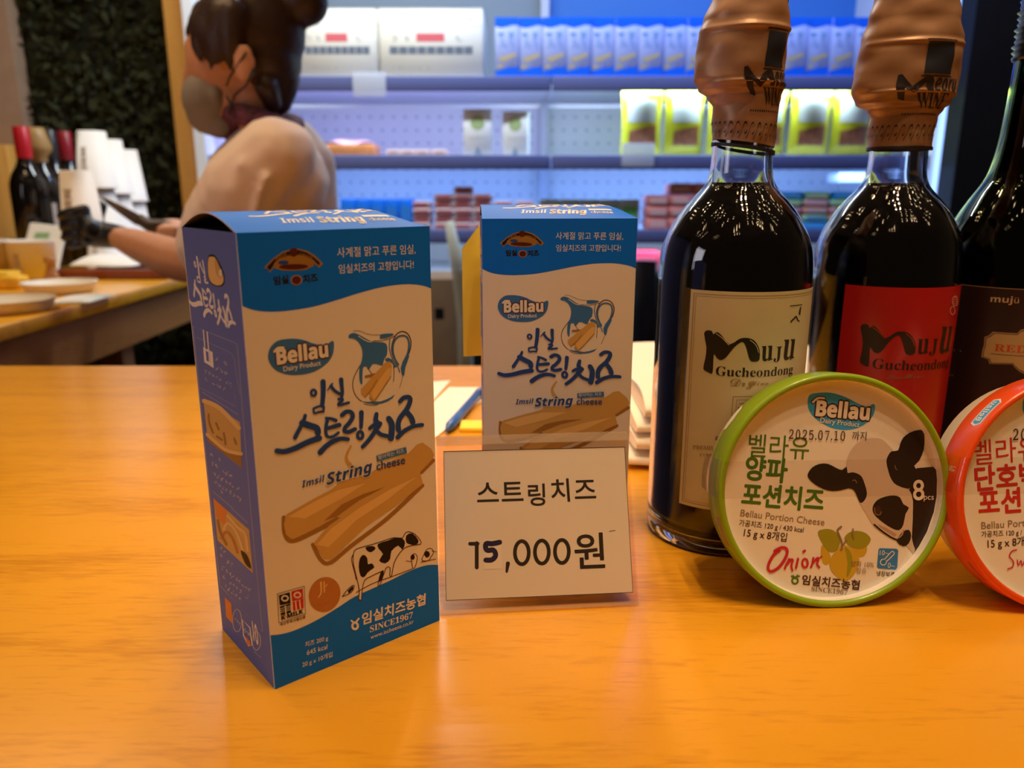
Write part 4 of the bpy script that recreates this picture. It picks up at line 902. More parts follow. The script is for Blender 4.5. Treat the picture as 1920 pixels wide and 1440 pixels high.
def perforated(name, xa, xb):
    p = MB(); p.box((xa, FB, .25), (xb, FB + .03, zs[0] - .01)); o = p.build(name, m_fr, t)
    p = MB(); p.box((xa, FB, zs[0] - .01), (xb, FB + .03, ztop)); p.build('upper_panel', mat('upper_panel', (.2, .25, .3) if xa < 0 else (.03, .16, .5), .5), t)  # right bay: blue LED light is put into the panel colour
    h = MB(); n = 0
    z = zs[2] + .05
    while z < zs[0] - .03:
        x = xa + .03
        while x < xb - .02:
            h.add([(x + .005 * math.cos(a), FB - .0006, z + .005 * math.sin(a)) for a in [k * math.pi / 3 for k in range(6)]], [tuple(range(6))]); x += .042
        z += .046
    tag(h.build('perforation', mat('vent_hole', (.33, .38, .45), .8), o), kind='stuff')
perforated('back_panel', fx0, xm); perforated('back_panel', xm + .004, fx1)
for x in (fx0 - .03, fx1):
    p = MB(); p.box((x, FY - .02, .0), (x + .03, FB + .03, ztop)); p.build('side_panel', m_fr, t)
p = MB(); p.box((xm - .012, FB - .05, .3), (xm + .016, FB - .002, ztop)); p.build('upright', m_shelf, t)
p = MB(); p.box((fx0 - .03, FY - .02, ztop), (fx1 + .03, FB + .03, ztop + .25)); p.build('canopy', m_fr, t)
for i, z in enumerate(zs):
    for (xa, xb) in ((fx0, xm - .002), (xm + .002, fx1)):
        p = MB(); p.box((xa, FY + .006, z - .016), (xb, FB - .03, z - .0008)); s = p.build('shelf', m_shelf, t)
        p = MB(); p.rbox((xa, FY - .004, z - .040), (xb, FY + .006, z + .001), .003); p.build('price_rail', m_rail, s)
p = MB(); p.box((fx0, FY - .0, zbase - .02), (fx1, FB, zbase - .0008)); p.build('bottom_deck', m_fr, t)
p = MB(); p.box((fx0 - .03, FY - .02, 0), (fx1 + .03, FY - .001, zbase + .02)); p.build('kick_panel', m_black, t)
p = MB(); p.rbox((fx1 + .002, FY - .06, .6), (fx1 + .044, FY - .024, ztop), .004); p.build('light_strip', m_led, t)
p = MB(); p.rbox((AtY(1575, 312, FY + .2).x, FY + .2, zs[1] - .075), (AtY(1760, 312, FY + .2).x, FY + .3, zs[1] - .045), .006); p.build('lamp_cover', mat('lamp_cover', (.8, .83, .85), .3), t)
for (px, py) in ((692, 160), (1197, 292)):
    c = AtY(px, py, FY - .012); p = MB(); p.rbox((c.x - .047, FY - .0085, c.z - .03), (c.x + .047, FY - .0055, c.z + .035), .001)
    p.build('price_holder', m_clear, t)
# the fridge lamps
COOL = (.26, .46, 1.0); NEUT = (.6, .76, 1.0); BLUE = (.1, .3, 1.0)
xl, xr_ = (fx0 + xm) / 2, (xm + fx1) / 2; wl, wr = xm - fx0 - .1, fx1 - xm - .1
for (x, y, z, p, c, w, tl) in ((xl, FY - .32, zs[0] + .72, 17, (.85, .92, .95), wl, 10), (xr_, FY - .32, zs[0] + .72, 13, (.36, .52, 1), wr, 30),
                               (xl, FY + .14, zs[0] - .03, 2.8, (.5, .5, 1), wl, 20), (xr_ - .1, FY + .06, zs[0] - .03, 5, (.6, .85, .95), wr - .15, 20),
                               (xl, FY + .14, zs[1] - .03, 3.4, COOL, wl, 20), (xr_, FY + .14, zs[1] - .03, 4.6, COOL, wr, 20), (xl, FY + .03, zs[2] - .03, 2, NEUT, wl, 20), (xr_, FY + .03, zs[2] - .03, 2, NEUT, wr, 20)):
    lamp('AREA', 'fridge_lamp', (x, y, z), p, c, w, (math.radians(tl), 0, 0), .04)

# goods: one maker per kind, then copies
def prism(mb, w, d, h, mi=0, r=.002): mb.rbox((-w / 2, 0, 0), (w / 2, d, h), r, mi, 1)
ORD = ['first', 'second', 'third', 'fourth', 'fifth', 'sixth', 'seventh', 'eighth', 'ninth', 'tenth', 'eleventh', 'twelfth', 'thirteenth', 'fourteenth', 'fifteenth', 'sixteenth']
e = .0004
# white shipping cartons
def carton(label, px0, px1):
    Y = FY + .02; a = AtY(px0, 140, Y); b = AtY(px1, 140, Y); w = b.x - a.x; h = AtY(px0, 15, Y).z - zs[0]
    t = thing('carton', label, 'carton', ((a.x + b.x) / 2, Y, zs[0]), 0, 'white cartons on the top shelf')
    m = MB(); prism(m, w, .36, h, 0, .003); k = Ink(lambda p: (-w / 2 + p[0] * w, h * (1 - p[1])))
    k.poly([(.36, .36), (.63, .36), (.63, .48), (.36, .48)], 1, 1); k.scribble((.1, .44), (.32, .44), .09, 2, 1, 3); k.scribble((.72, .44), (.93, .44), .09, 2, 1, 4)
    for i in range(9): k.poly([(.1 + i * .09, .55), (.18 + i * .09, .55), (.18 + i * .09, .66), (.1 + i * .09, .66)], 3, 1)
    k.scribble((.05, .16), (.25, .16), .05, 2, 1, 5); k.scribble((.75, .15), (.95, .15), .05, 1, 1, 6); k.scribble((.12, .86), (.5, .86), .05, 2, 1, 7)
    k.poly([(0, .24), (1, .24), (1, .245), (0, .245)], 2, 1)
    k.emit(m, lambda u, v, L: (u, -e * L, v)); m.build('body', [mat('carton_white', (.72, .70, .62), .6), mat('carton_red', (.65, .12, .14), .6), mat('carton_grey', (.42, .42, .38), .6), mat('carton_slate', (.12, .15, .2), .6)], t)
    tp = MB(); tp.box((-w / 2, -.0003, h), (w / 2, .36, h + .0008)); tp.build('packing_tape', mat('packing_tape', (.8, .82, .75), .3), t)
carton('white carton with red and grey print, next to the bun of the person', 560, 710); carton('white carton with red and grey print, beside the row of blue boxes', 713, 906)
# row of string cheese boxes
Y = FY + .015; pitch = (AtY(973, 90, Y).x - AtY(928, 90, Y).x); bw = pitch * .985; bh = AtY(928, 33, Y).z - zs[0]
def shelf_box():
    t = thing('cheese_box', 'x', 'box', (0, 0, 0), 0, 'blue and white cheese boxes on the top shelf')
    m = MB(); prism(m, bw, .058, bh, 0, .001); k = Ink(lambda p: (-bw / 2 + p[0] * bw, bh * p[1]))
    k.poly([(0, .86), (.25, .83), (.5, .85), (.75, .88), (1, .87), (1, 1), (0, 1)], 1, 1); k.poly([(0, .10), (.3, .13), (.6, .17), (1, .19), (1, 0), (0, 0)], 1, 1)
    k.ell((.25, .72), .14, .04, 2, 1); k.poly([(.55, .76), (.8, .76), (.78, .66), (.6, .66)], 2, 1)
    k.scribble((.2, .6), (.8, .6), .12, 2, 1, 5); k.scribble((.15, .53), (.85, .53), .1, 2, 1, 6)
    k.poly([(.12, .32), (.85, .42), (.9, .36), (.3, .25)], 3, 1); k.ell((.75, .22), .16, .05, 4, 1); k.ell((.22, .18), .12, .03, 3, 1)
    k.emit(m, lambda u, v, L: (u, -e * L, v)); m.build('body', [mat('small_white', (.36, .42, .74), .5), mat('small_blue', (.0, .12, .75), .45), mat('small_teal', (.2, .33, .6), .5), mat('small_cheese', (.5, .4, .2), .5), mat('small_dark', (.2, .2, .35), .5)], t)
    l = MB(); l.box((-bw / 2, 0, bh), (bw / 2, .058, bh + .001)); l.build('lid', mat('small_lid', (.0, .14, .8), .4), t)
    return t
pb = shelf_box(); xs = AtY(928, 90, Y).x
for i in range(16):
    o = pb if i == 0 else copy_tree(pb)
    o.location = (xs + pitch * (i + .5), Y + (.004 if i % 3 == 1 else 0), zs[0]); o.rotation_euler.z = .0
    o['label'] = 'blue and white cheese box, %s from the left on the top fridge shelf' % ORD[i]
# yellow bags
def bag():
    t = thing('snack_bag', 'x', 'bag', (0, 0, 0), 0, 'yellow bags on the middle fridge shelf')
    W, H, D = .121, .192, .05; m = MB()
    def f(u, v, s):
        k = (math.sin(math.pi * min(1, max(0, v))) ** .5) * (math.sin(math.pi * u) ** .6)
        return ((u - .5) * W * (1 - .06 * math.sin(math.pi * v)), .03 + s * D * .5 * k - .012 * v, v * H)
    m.grid(lambda u, v: f(u, v, -1), 14, 16, 0); m.grid(lambda u, v: f(u, v, 1), 14, 16, 0)
    b = m.build('pouch', mat('bag_yellow', (.62, .6, .03), .25, coat=.4), t, recalc=True)
    g = MB(); g.grid(lambda u, v: (lambda P: (P[0], P[1] - .0012, P[2]))(f(.16 + .7 * u, .5 + .38 * v * (1 - .2 * u), -1)), 8, 8); g.build('clear_window', mat('bag_silver', (.62, .64, .68), .2, coat=.5), t)
    g = MB(); g.grid(lambda u, v: (lambda P: (P[0], P[1] - .0012, P[2]))(f(.2 + .68 * u, .16 + .3 * v * (.7 + .3 * u), -1)), 8, 8); g.build('food_picture', mat('bag_brown', (.34, .12, .06), .4, noise=.4, nscale=60), t)
    return t
bg_ = bag(); Yb = FY + .05
for i, px in enumerate((1200, 1285, 1364, 1440, 1518, 1598)):
    o = bg_ if i == 0 else copy_tree(bg_); a = AtY(px, 290, Yb); o.location = (a.x, Yb + .01 * (i % 2), zs[1]); o.rotation_euler.z = (-.15, .12, -.05, .1, .0, -.1)[i]
    o['label'] = 'yellow snack bag with a brown picture, %s from the left on the middle fridge shelf' % ORD[i]
# small white boxes with a green dot
def wbox():
    t = thing('small_box', 'x', 'box', (0, 0, 0), 0, 'small white boxes on the middle fridge shelf')
    m = MB(); prism(m, .083, .05, .13, 0, .002); k = Ink(lambda p: p); k.ell((0, .093), .021, .021, 1, 1); k.scribble((-.025, .05), (.03, .05), .01, 2, 1, 2); k.poly([(-.012, .003), (.012, .003), (0, .025)], 3, 1)
    k.emit(m, lambda u, v, L: (u, -e * L, v)); m.build('body', [mat('wbox_white', (.8, .82, .8), .5), mat('wbox_green', (.42, .55, .25), .5), mat('wbox_grey', (.5, .5, .48), .5), mat('wbox_blue', (.2, .3, .4), .5)], t); return t
wb = wbox(); a = AtY(896, 293, FY + .03); wb.location = (a.x, FY + .03, zs[1]); wb['label'] = 'small white box with a green dot, left of the pair on the fridge shelf'
o = copy_tree(wb); a = AtY(966, 293, FY + .03); o.location = (a.x, FY + .03, zs[1]); o.rotation_euler.z = -.12; o.scale = (.9, .9, .95); o['label'] = 'small white box with a green dot, right of the pair on the fridge shelf'
# tray of pink and orange snacks, pale packs
def snack_tray(label, px0, px1, z, Y, h, ca, cb):
    a = AtY(px0, 290, Y); b = AtY(px1, 290, Y); w = b.x - a.x
    t = thing('snack_tray', label, 'tray', ((a.x + b.x) / 2, Y, z), 0)
    m = MB(); m.rbox((-w / 2, 0, 0), (w / 2, .12, h * .6), .008); m.build('tray', mat('tray_orange', ca, .5, noise=.2, nscale=30), t)
    g = MB(); g.grid(lambda u, v: ((u - .5) * w * .96, .005 + v * .11, h * (.62 + .35 * math.sin(math.pi * u) * math.sin(math.pi * v) + .08 * math.sin(u * 9))), 16, 6); g.build('wrapper', mat('tray_wrap', cb, .25), t)
snack_tray('orange snack tray under pink wrapping, beside the shoulder of the person', 606, 702, zs[1], FY + .02, .055, (.75, .3, .1), (.85, .55, .6))
def flat_pack():
    t = thing('flat_pack', 'x', 'pack', (0, 0, 0), 0, 'pale flat packs on the middle fridge shelf')
    m = MB(); m.rbox((-.022, 0, 0), (.022, .09, .017), .004); m.build('wrapper', mat('pack_pale', (.72, .55, .48), .4), t)
    m = MB(); m.box((-.012, -.0008, .004), (.012, .0, .012)); m.build('sticker', mat('pack_label', (.5, .33, .3), .5), t); return t
fp = flat_pack()
for i, px in enumerate((738, 764, 792, 824)):
    o = fp if i == 0 else copy_tree(fp); a = AtY(px, 292, FY + .02); o.location = (a.x, FY + .02, zs[1]); o['label'] = 'pale flat pack, %s from the left of four on the middle fridge shelf' % ORD[i]
# third shelf: coloured packs in stacks
def pack(name, label, cat, w, d, h, col, band, loc, group):
    t = thing(name, label, cat, loc, 0, group)
    m = MB(); prism(m, w, d, h, 0, min(.004, h * .2)); m.build('body', mat('pack_' + name, col, .35, noise=.12, nscale=40), t)
    m = MB(); m.box((-w * .36, -.0008, h * .25), (w * .36, 0, h * .75)); m.build('sticker', mat('band_' + name, band, .4), t); return t
Y = FY + .02
a = AtY(640, 430, Y)
p0 = None
for i in range(5):
    lab = 'bright blue pack on the lower fridge shelf, %s from the left' % ORD[i]
    if not p0: p0 = pack('blue_pack', lab, 'pack', .044, .08, AtY(640, 372, Y).z - zs[2], (.0, .16, .8), (.03, .25, .85), (0, 0, 0), 'blue packs on the lower fridge shelf'); o = p0
    else: o = copy_tree(p0)
    o['label'] = lab; o.location = (AtY(653 + i * 27, 400, Y).x, Y, zs[2])
h = .021; q0 = None
cols = [(790, 4), (832, 5), (868, 6), (905, 5), (945, 4), (985, 4)]
for ci, (px, n) in enumerate(cols):
    for j in range(n):
        lab = 'red and white flat pack, %s up in the %s stack from the left' % (ORD[j], ORD[ci])
        if not q0: q0 = pack('sliced_pack', lab, 'pack', .058, .09, h - .001, (.62, .45, .45), (.4, .08, .1), (0, 0, 0), 'red and white flat packs on the lower fridge shelf'); o = q0
        else: o = copy_tree(q0)
        o['label'] = lab; o.location = (AtY(px, 400, Y).x + .002 * ((j * 7) % 3 - 1), Y + .003 * (j % 2), zs[2] + j * h)
g0 = None
for i in range(5):
    lab = 'pale pack with a green band, %s from the left behind the further cheese box' % ORD[i]
    if not g0: g0 = pack('green_pack', lab, 'pack', .06, .09, .09, (.5, .65, .62), (.15, .55, .15), (0, 0, 0), 'green banded packs on the lower fridge shelf'); o = g0
    else: o = copy_tree(g0)
    o['label'] = lab; o.location = (AtY(1030 + i * 38, 400, Y).x, Y + .02, zs[2])
r0 = None
for ci, (px, n) in enumerate(((1234, 3), (1276, 4), (1318, 4))):
    for j in range(n):
        lab = 'coral red pack, %s up in the %s stack beside the cream labelled bottle' % (ORD[j], ORD[ci])
        if not r0: r0 = pack('coral_pack', lab, 'pack', .068, .09, .033, (.72, .22, .18), (.8, .5, .45), (0, 0, 0), 'coral red packs on the lower fridge shelf'); o = r0
        else: o = copy_tree(r0)
        o['label'] = lab; o.location = (AtY(px, 400, Y).x, Y, zs[2] + j * .034)
cc = [((.0, .3, .8), (.1, .45, .85)), ((.25, .6, .3), (.5, .7, .4)), ((.6, .3, .33), (.7, .45, .45)), ((.75, .28, .2), (.6, .5, .5)), ((.3, .62, .35), (.1, .3, .6))]
cn = ['blue', 'green', 'dull pink', 'coral', 'leaf green']
for ci, px in enumerate((1480, 1530, 1580)):
    for j in range(5):
        k_ = (4 - j + ci) % 5 if ci == 1 else 4 - j
        pack('cheese_pack', '%s pack in the %s stack between the two bottle necks' % (cn[k_], ORD[ci]), 'pack', .078, .09, .0215, cc[k_][0], cc[k_][1], (AtY(px, 400, Y).x, Y, zs[2] + j * .0222), 'coloured packs between the bottle necks')
# bottom deck
pack('pink_pack', 'bright pink red pack on the bottom fridge deck left of the cream labelled bottle', 'pack', .09, .1, .075, (.75, .04, .1), (.8, .2, .3), (AtY(1212, 480, Y).x, Y + .02, zbase), 'pink packs on the bottom deck')
kz = MB(); Yk = FY - .28
ka, kb = AtY(790, 640, Yk), AtY(858, 522, Yk)
t = thing('cardboard_box', 'brown cardboard box on the floor seen between the two cheese boxes', 'box', ((ka.x + kb.x) / 2, Yk, 0))
kz.rbox((-(kb.x - ka.x) / 2, 0, 0), ((kb.x - ka.x) / 2, .2, kb.z), .004); kz.build('carton', mat('kraft', (.22, .13, .06), .7, noise=.1, nscale=15), t)
kz = MB(); kz.box((-.012, -.0008, kb.z - .11), (.012, 0, kb.z - .08)); kz.build('hand_hole', m_black, t)
kz = MB(); A1 = AtY(842, 415, Yk - .1); A2 = AtY(872, 600, Yk - .1)
kz.tube([A1, (A1 + A2) / 2 + Vector((.004, 0, 0)), A2, (A2.x, A2.y, .02)], [.012, .018, .02, .02], 12)
tag(kz.build('plastic_tube', mat('pale_plastic', (.55, .55, .42), .3, alpha=.75)), 'pale see-through plastic tube leaning beside the brown cardboard box', 'tube')
Yk = FY - .25
ka, kb = AtY(1176, 640, Yk), AtY(1262, 498, Yk)
def sack(u, v):
    a = u * 2 * math.pi; w = (kb.x - ka.x) / 2 * (1 - .12 * v - .35 * max(0, v - .85) * 4) * (1 + .06 * math.sin(5 * a + 6 * v))
    return ((ka.x + kb.x) / 2 + w * math.cos(a), Yk + .12 + w * .8 * math.sin(a), kb.z * v)
kz = MB(); kz.grid(sack, 40, 20); tag(kz.build('plastic_sack', mat('black_plastic', (.012, .014, .018), .18, coat=.6, bump=.5, bscale=25)), 'shiny black plastic sack standing behind the folded white cloths', 'sack')
# ---------------------------------------------------------------- small things on the front counter
m_paper = mat('writing_paper', (.85, .78, .66), .7, noise=.02, nscale=30)
def sheet(label, pts, z):
    q = [G(*p) for p in pts]; c = sum(q, Vector()) / 4
    m = MB(); m.add([(p.x, p.y, z + CZ) for p in q] + [(p.x, p.y, z + CZ + .0004) for p in q], [(3, 2, 1, 0), (4, 5, 6, 7), (0, 1, 5, 4), (1, 2, 6, 5), (2, 3, 7, 6), (3, 0, 4, 7)])
    tag(m.build('paper_sheet', m_paper), label, 'paper', 'paper sheets on the counter')
sheet('cream paper sheet lying under the other sheet, behind the front cheese box', [(700, 775), (800, 765), (845, 714), (762, 720)], .0002)
sheet('cream paper sheet on the counter with the blue pen beside its edge', [(735, 830), (817, 822), (935, 728), (842, 728)], .0008)
a, b = G(838, 816), G(886, 760); d = (b - a).normalized()
t = thing('pen', 'blue pen lying on the counter between the two cheese boxes', 'pen', a)
m = MB(); R = Vector((0, 0, .0045)); m.tube([R, R + d * .012, R + d * .115], [.0012, .0044, .0044], 14); m.build('barrel', mat('pen_blue', (.02, .09, .38), .3, coat=.3), t)
m = MB(); m.tube([R + d * .113, R + d * .128, R + d * .130], [.0046, .0046, .003], 14); m.build('cap', mat('pen_cap', (.02, .06, .25), .3), t)
a = G(898, 803); m = MB(); m.rbox((a.x - .016, a.y - .012, CZ), (a.x + .02, a.y + .012, CZ + .004), .001)
tag(m.build('sticky_note_pad', mat('note_yellow', (.9, .68, .05), .7)), 'small yellow note pad on the counter beside the further cheese box', 'note pad')
# stack of folded cloths
m_cloth = mat('white_cloth', (.86, .76, .6), .85, sheen=.3, bump=.15, bscale=120)
def cloth(label, x0, x1, y0, y1, z, h, seed):
    r = random.Random(seed); ph = [r.uniform(0, 6) for _ in range(4)]
    m = MB()
    def f(u, v):               # cross-section loop u (round the folded edge), along x v
        a = u * 2 * math.pi; x = x0 + (x1 - x0) * v
        cy, cz = math.cos(a), math.sin(a)
        yy = (y0 + y1) / 2 + (y1 - y0) / 2 * math.copysign(abs(cy) ** .35, cy)
        zz = z + h / 2 + h / 2 * math.copysign(abs(cz) ** .5, cz) + (.0016 * math.sin(x * 60 + ph[0]) * math.sin(yy * 40 + ph[1]) if cz > 0 else 0)
        return (x + .003 * math.sin(yy * 30 + ph[2]), yy + .002 * math.sin(x * 80 + ph[3]), max(zz, z + .0002))
    m.grid(f, 40, 24)
    for v in (0, 1):
        m.add([f(i / 40, v) for i in range(40)], [tuple(range(40))], 0, True)
    tag(m.build('folded_cloth', m_cloth), label, 'cloth', 'folded white cloths')
for i, (x0, y0, lab) in enumerate(((.085, .535, 'folded white cloth at the bottom of the stack behind the cream labelled bottle'), (.088, .537, 'folded white cloth second from the bottom of the stack behind the cream labelled bottle'),
                                  (.094, .541, 'folded white cloth third from the bottom of the stack behind the cream labelled bottle'), (.098, .545, 'folded white cloth on top of the stack behind the cream labelled bottle'))):
    cloth(lab, x0, .2, y0, .80, CZ + .001 + i * .0115, .0112, i)
# ---------------------------------------------------------------- side counter things
m_cup = mat('paper_cup', (.84, .77, .68), .6, noise=.02, nscale=20)
m_print = mat('cup_print', (.5, .38, .25), .6)
def cup(label, loc, group, up=True, r0=.028, r1=.039, h=.085, scale=1.0):
    t = thing('paper_cup', label, 'cup', loc, 0, group); m = MB()
    prof = [(0, .004), (r0 - .001, .004), (r0, 0), (r1, h - .002), (r1 + .0016, h - .001), (r1 + .0016, h + .0015), (r1, h + .002), (r1 - .001, h), (r0 - .001, .006), (0, .006)]
    if not up: prof = [(r, h + .002 - z) for r, z in prof]
    m.lathe(prof, (0, 0, 0), 40); m.build('cup_wall', m_cup, t, recalc=True)
    k = Ink(lambda p: p)
    for i in range(7): k.stroke([(-.010 + .003 * i, h * .3), (.004 * ((i * 5) % 4) - .006, h * .55), (-.008 + .0025 * i, h * .72)], .0016, 0, 1, 3)
    g = MB(); k.emit(g, lambda s, z, L: (lambda r: (r * math.sin(s / r - .15), -r * math.cos(s / r - .15), z))((r0 + (r1 - r0) * (z / h if up else 1 - z / h)) + .0006)); g.build('leaf_print', m_print, t)
    return t
def stackset(px, Y, ytop, n, which):
    n = 3
    c = AtY(px, 400, Y); top = AtY(px, ytop, Y).z; h = .135; step = (top - CZ - h - .002) / (n - 1)
    for j in range(n):
        cup('white paper cup upside down, %s in the %s' % (('lowest', 'middle cup', 'topmost')[j], which), (c.x, Y, CZ + j * step), 'upside down paper cups in stacks', False, .0325, .0465, h)
stackset(190, 2.01, 246, 5, 'tall stack beside the bottles'); stackset(219, 2.11, 262, 5, 'middle stack'); stackset(246, 2.21, 281, 5, 'stack nearest the moss wall')
c = G(67, 527); cup('upright white paper cup with a leaf print behind the larger plate', (c.x, c.y, CZ), 'upright paper cups', True, .042, .0475, .088)
c = G(-16, 527); cup('upright white paper cup cut off by the left edge of the picture', (c.x, c.y, CZ), 'upright paper cups', True, .042, .0475, .088)
m_plate = mat('plate_cream', (.85, .76, .6), .5)
def plate(label, px, py, w):
    c = G(px, py, .012); r = w; t = thing('paper_plate', label, 'plate', (c.x, c.y, CZ), 0, 'round paper plates')
    m = MB(); m.lathe([(0, 0), (r * .86, 0), (r * .97, .012), (r, .02), (r + .002, .021), (r, .0225), (r * .95, .018), (r * .82, .004), (0, .004)], (0, 0, 0), 56); m.build('plate', m_plate, t, recalc=True)
    m = MB(); m.lathe([(r - .001, .0226), (r + .0025, .0222), (r + .003, .0205), (r + .0012, .0195)], (0, 0, 0), 56); m.build('rim', mat('plate_rim', (.82, .7, .5), .5), t); return c
plate('round cream paper plate further back on the side counter', 112, 537, .066)
c = plate('round cream paper plate nearest on the side counter, at the left edge', 18, 570, .068)
# cheese samples
for i, (px, py, s) in enumerate(((6, 538, .03), (27, 541, .024))):
    c = G(px, py); m = MB(); m.rbox((c.x - s, c.y - s * .8, CZ + .0), (c.x + s, c.y + s * .8, CZ + s * 1.1), .005); tag(m.build('cheese_block', mat('sample_yellow', (.85, .5, .03), .5, noise=.15, nscale=60)), ('larger' if i == 0 else 'smaller') + ' yellow cheese block behind the nearest plate', 'cheese', 'yellow cheese blocks')
c = G(100, 535); m = MB(); m.lathe([(0, 0), (.014, 0), (.016, .015), (.010, .03), (.007, .045), (.012, .05), (.012, .06), (0, .062)], (c.x, c.y, CZ), 24); tag(m.build('small_jar', mat('amber', (.45, .2, .05), .2, coat=.4)), 'small amber jar standing beside the upright paper cup', 'jar')
# tray with wrapping paper
t0, t1 = G(95, 527), G(318, 512)
t = thing('tray', 'reddish brown tray under the white wrapping paper on the side counter', 'tray', (0, 0, 0))
m = MB(); x0, x1 = t0.x, xe - .012; y0, y1 = 1.765, 1.95
m.rbox((x0, y0, CZ), (x1, y1, CZ + .012), .003); m.build('base', mat('tray_brown', (.22, .055, .025), .4), t)
m = MB()
for (lo, hi) in (((x0, y0, CZ + .012), (x1, y0 + .012, CZ + .022)), ((x0, y1 - .012, CZ + .012), (x1, y1, CZ + .022)), ((x1 - .012, y0 + .012, CZ + .012), (x1, y1 - .012, CZ + .022))): m.box(lo, hi)
m.build('rim', mat('tray_rim', (.26, .07, .03), .4), t)
def crumple(label, xa, xb, ya, yb, z, amp, seed, mtl):
    r = random.Random(seed); ks = [(r.uniform(8, 40), r.uniform(8, 40), r.uniform(0, 6), r.uniform(.2, 1)) for _ in range(7)]
    m = MB()
    def f(u, v):
        x = xa + (xb - xa) * u; y = ya + (yb - ya) * v
        h = sum(w * math.sin(a * x + p) * math.sin(b * y + p * 2) for a, b, p, w in ks) / 3
        return (x, y, z + amp * (.55 + .45 * max(-1, min(1, h))) * (.25 + .75 * math.sin(math.pi * u) ** .4 * math.sin(math.pi * v) ** .4))
    m.grid(f, 34, 34); m.grid(lambda u, v: (lambda p: (p[0], p[1], p[2] - .0008))(f(u, v)), 34, 34)
    return tag(m.build('wrapping_paper', mtl), label, 'paper', 'crumpled wrapping papers')
m_wrap = mat('wrap_white', (.88, .82, .68), .6)
a, b = AtY(108, 480, 1.6), AtY(225, 480, 1.6)
crumple('white wrapping paper spread over the brown tray', x0 + .02, xe - .10, 1.785, 1.93, CZ + .024, .04, 1, m_wrap)
# bag standing at the back
t = thing('paper_bag', 'white paper bag with green print leaning behind the gloved hand', 'bag', (0, 0, 0))
a, b = AtY(50, 470, 1.92), AtY(118, 470, 1.92)
zt = AtY(60, 418, 1.95).z
m = MB(); m.add([(a.x, 1.87, CZ + .001), (b.x, 1.87, CZ + .001), (b.x, 1.94, zt - .01), (a.x + .006, 1.94, zt), (a.x, 1.885, CZ + .001), (b.x, 1.885, CZ + .001), (b.x, 1.955, zt - .01), (a.x + .006, 1.955, zt)], [(0, 1, 2, 3), (7, 6, 5, 4), (0, 4, 5, 1), (1, 5, 6, 2), (2, 6, 7, 3), (3, 7, 4, 0)]); 
m.build('bag_body', m_wrap, t)
m = MB(); f_ = lambda u, v: (a.x + (b.x - a.x) * u, 1.8675 + .07 * v - .001, CZ + .026 + (zt - CZ - .03) * v)
m.grid(lambda u, v: f_(.3 + .4 * u, .55 + .25 * v), 4, 2); m.build('green_print', mat('bag_green', (.25, .4, .15), .6), t)
# napkin hanging over the edge
crumple('small crumpled white napkin at the edge of the side counter', xe - .07, xe + .012, 1.38, 1.48, CZ + .001, .014, 5, m_wrap)
# bottles at the back left
def back_bottle(label, px, Y, ytop, glass, capm, flare=False, lab=None):
    c = AtY(px, 400, Y); H = AtY(px, ytop, Y).z - CZ; s = H / .30
    t = thing('wine_bottle', label, 'bottle', (c.x, Y, CZ), 0, 'wine bottles on the side counter')
    pr = [(0, .003), (.034, 0), (.0375, .004), (.0375, .17), (.036, .185), (.030, .203), (.021, .217), (.0155, .23), (.0145, .25), (.0145, .285)]
    m = MB(); m.lathe([(r * s, z * s) for r, z in pr] + [(0, .285 * s)], (0, 0, 0), 40); m.build('glass', glass, t)
    cp = [(.0155, .235), (.0158, .25), (.0158, .298), (.013, .30), (0, .30)] if not flare else [(.0165, .225), (.017, .24), (.027, .25), (.029, .26), (.022, .285), (.0165, .30), (0, .301)]
    m = MB(); m.lathe([(r * s, z * s) for r, z in cp], (0, 0, 0), 32); m.build('neck_seal', capm, t)
    if lab:
        m = MB(); m.grid(lambda u, v: (.0379 * s * math.sin((u - .5) * 2.2), -.0379 * s * math.cos((u - .5) * 2.2), (.05 + .09 * v) * s), 16, 2); m.build('label', lab, t)
m_bg = mat('black_glass', (.006, .005, .005), .06, coat=.5)
back_bottle('dark wine bottle with a bright red seal, at the far left', 62, 2.0, 237, m_bg, mat('seal_red', (.5, .01, .02), .35))
back_bottle('wine bottle with a flared tan seal, behind the bright red sealed bottle', 88, 2.09, 239, m_bg, mat('seal_tan', (.4, .24, .08), .4), True, mat('label_pale', (.6, .5, .45), .5))
back_bottle('wine bottle with a black seal, between the tan sealed and the dark red sealed bottles', 112, 2.178, 243, m_bg, mat('seal_black', (.02, .02, .022), .3), False, mat('label_wine', (.3, .02, .02), .5))
back_bottle('wine bottle with a dark red seal, beside the tall stack of paper cups', 140, 2.268, 246, m_bg, mat('seal_wine', (.28, .012, .02), .35))
# ---------------------------------------------------------------- the person serving behind the counter
PY = 1.33
def Q(px, py, dy=0.0): return AtY(px, py, PY + dy)
sc_ = (AtY(500, 200, PY).x - AtY(400, 200, PY).x) / 100      # metres per pixel at that depth
m_skin = mat('skin', (.62, .30, .17), .5, noise=.05, nscale=60)
m_hair = mat('hair', (.04, .018, .011), .45, bump=.5, bscale=90, stretch=(1, 1, 3)); m_blouse = mat('blouse', (.86, .70, .62), .8, sheen=.3, bump=.15, bscale=30)
m_mask = mat('face_mask', (.26, .23, .20), .8); m_glove = mat('black_glove', (.012, .012, .013), .4); m_scarf = mat('scarf', (.11, .025, .05), .8, noise=.7, nscale=70); m_trouser = mat('trousers', (.03, .03, .04), .8)
person = thing('person', 'person in a pale pink blouse and grey face mask, hair in a bun', 'person', (AtY(500, 300, PY).x, PY, 0))
org = person.location.copy()
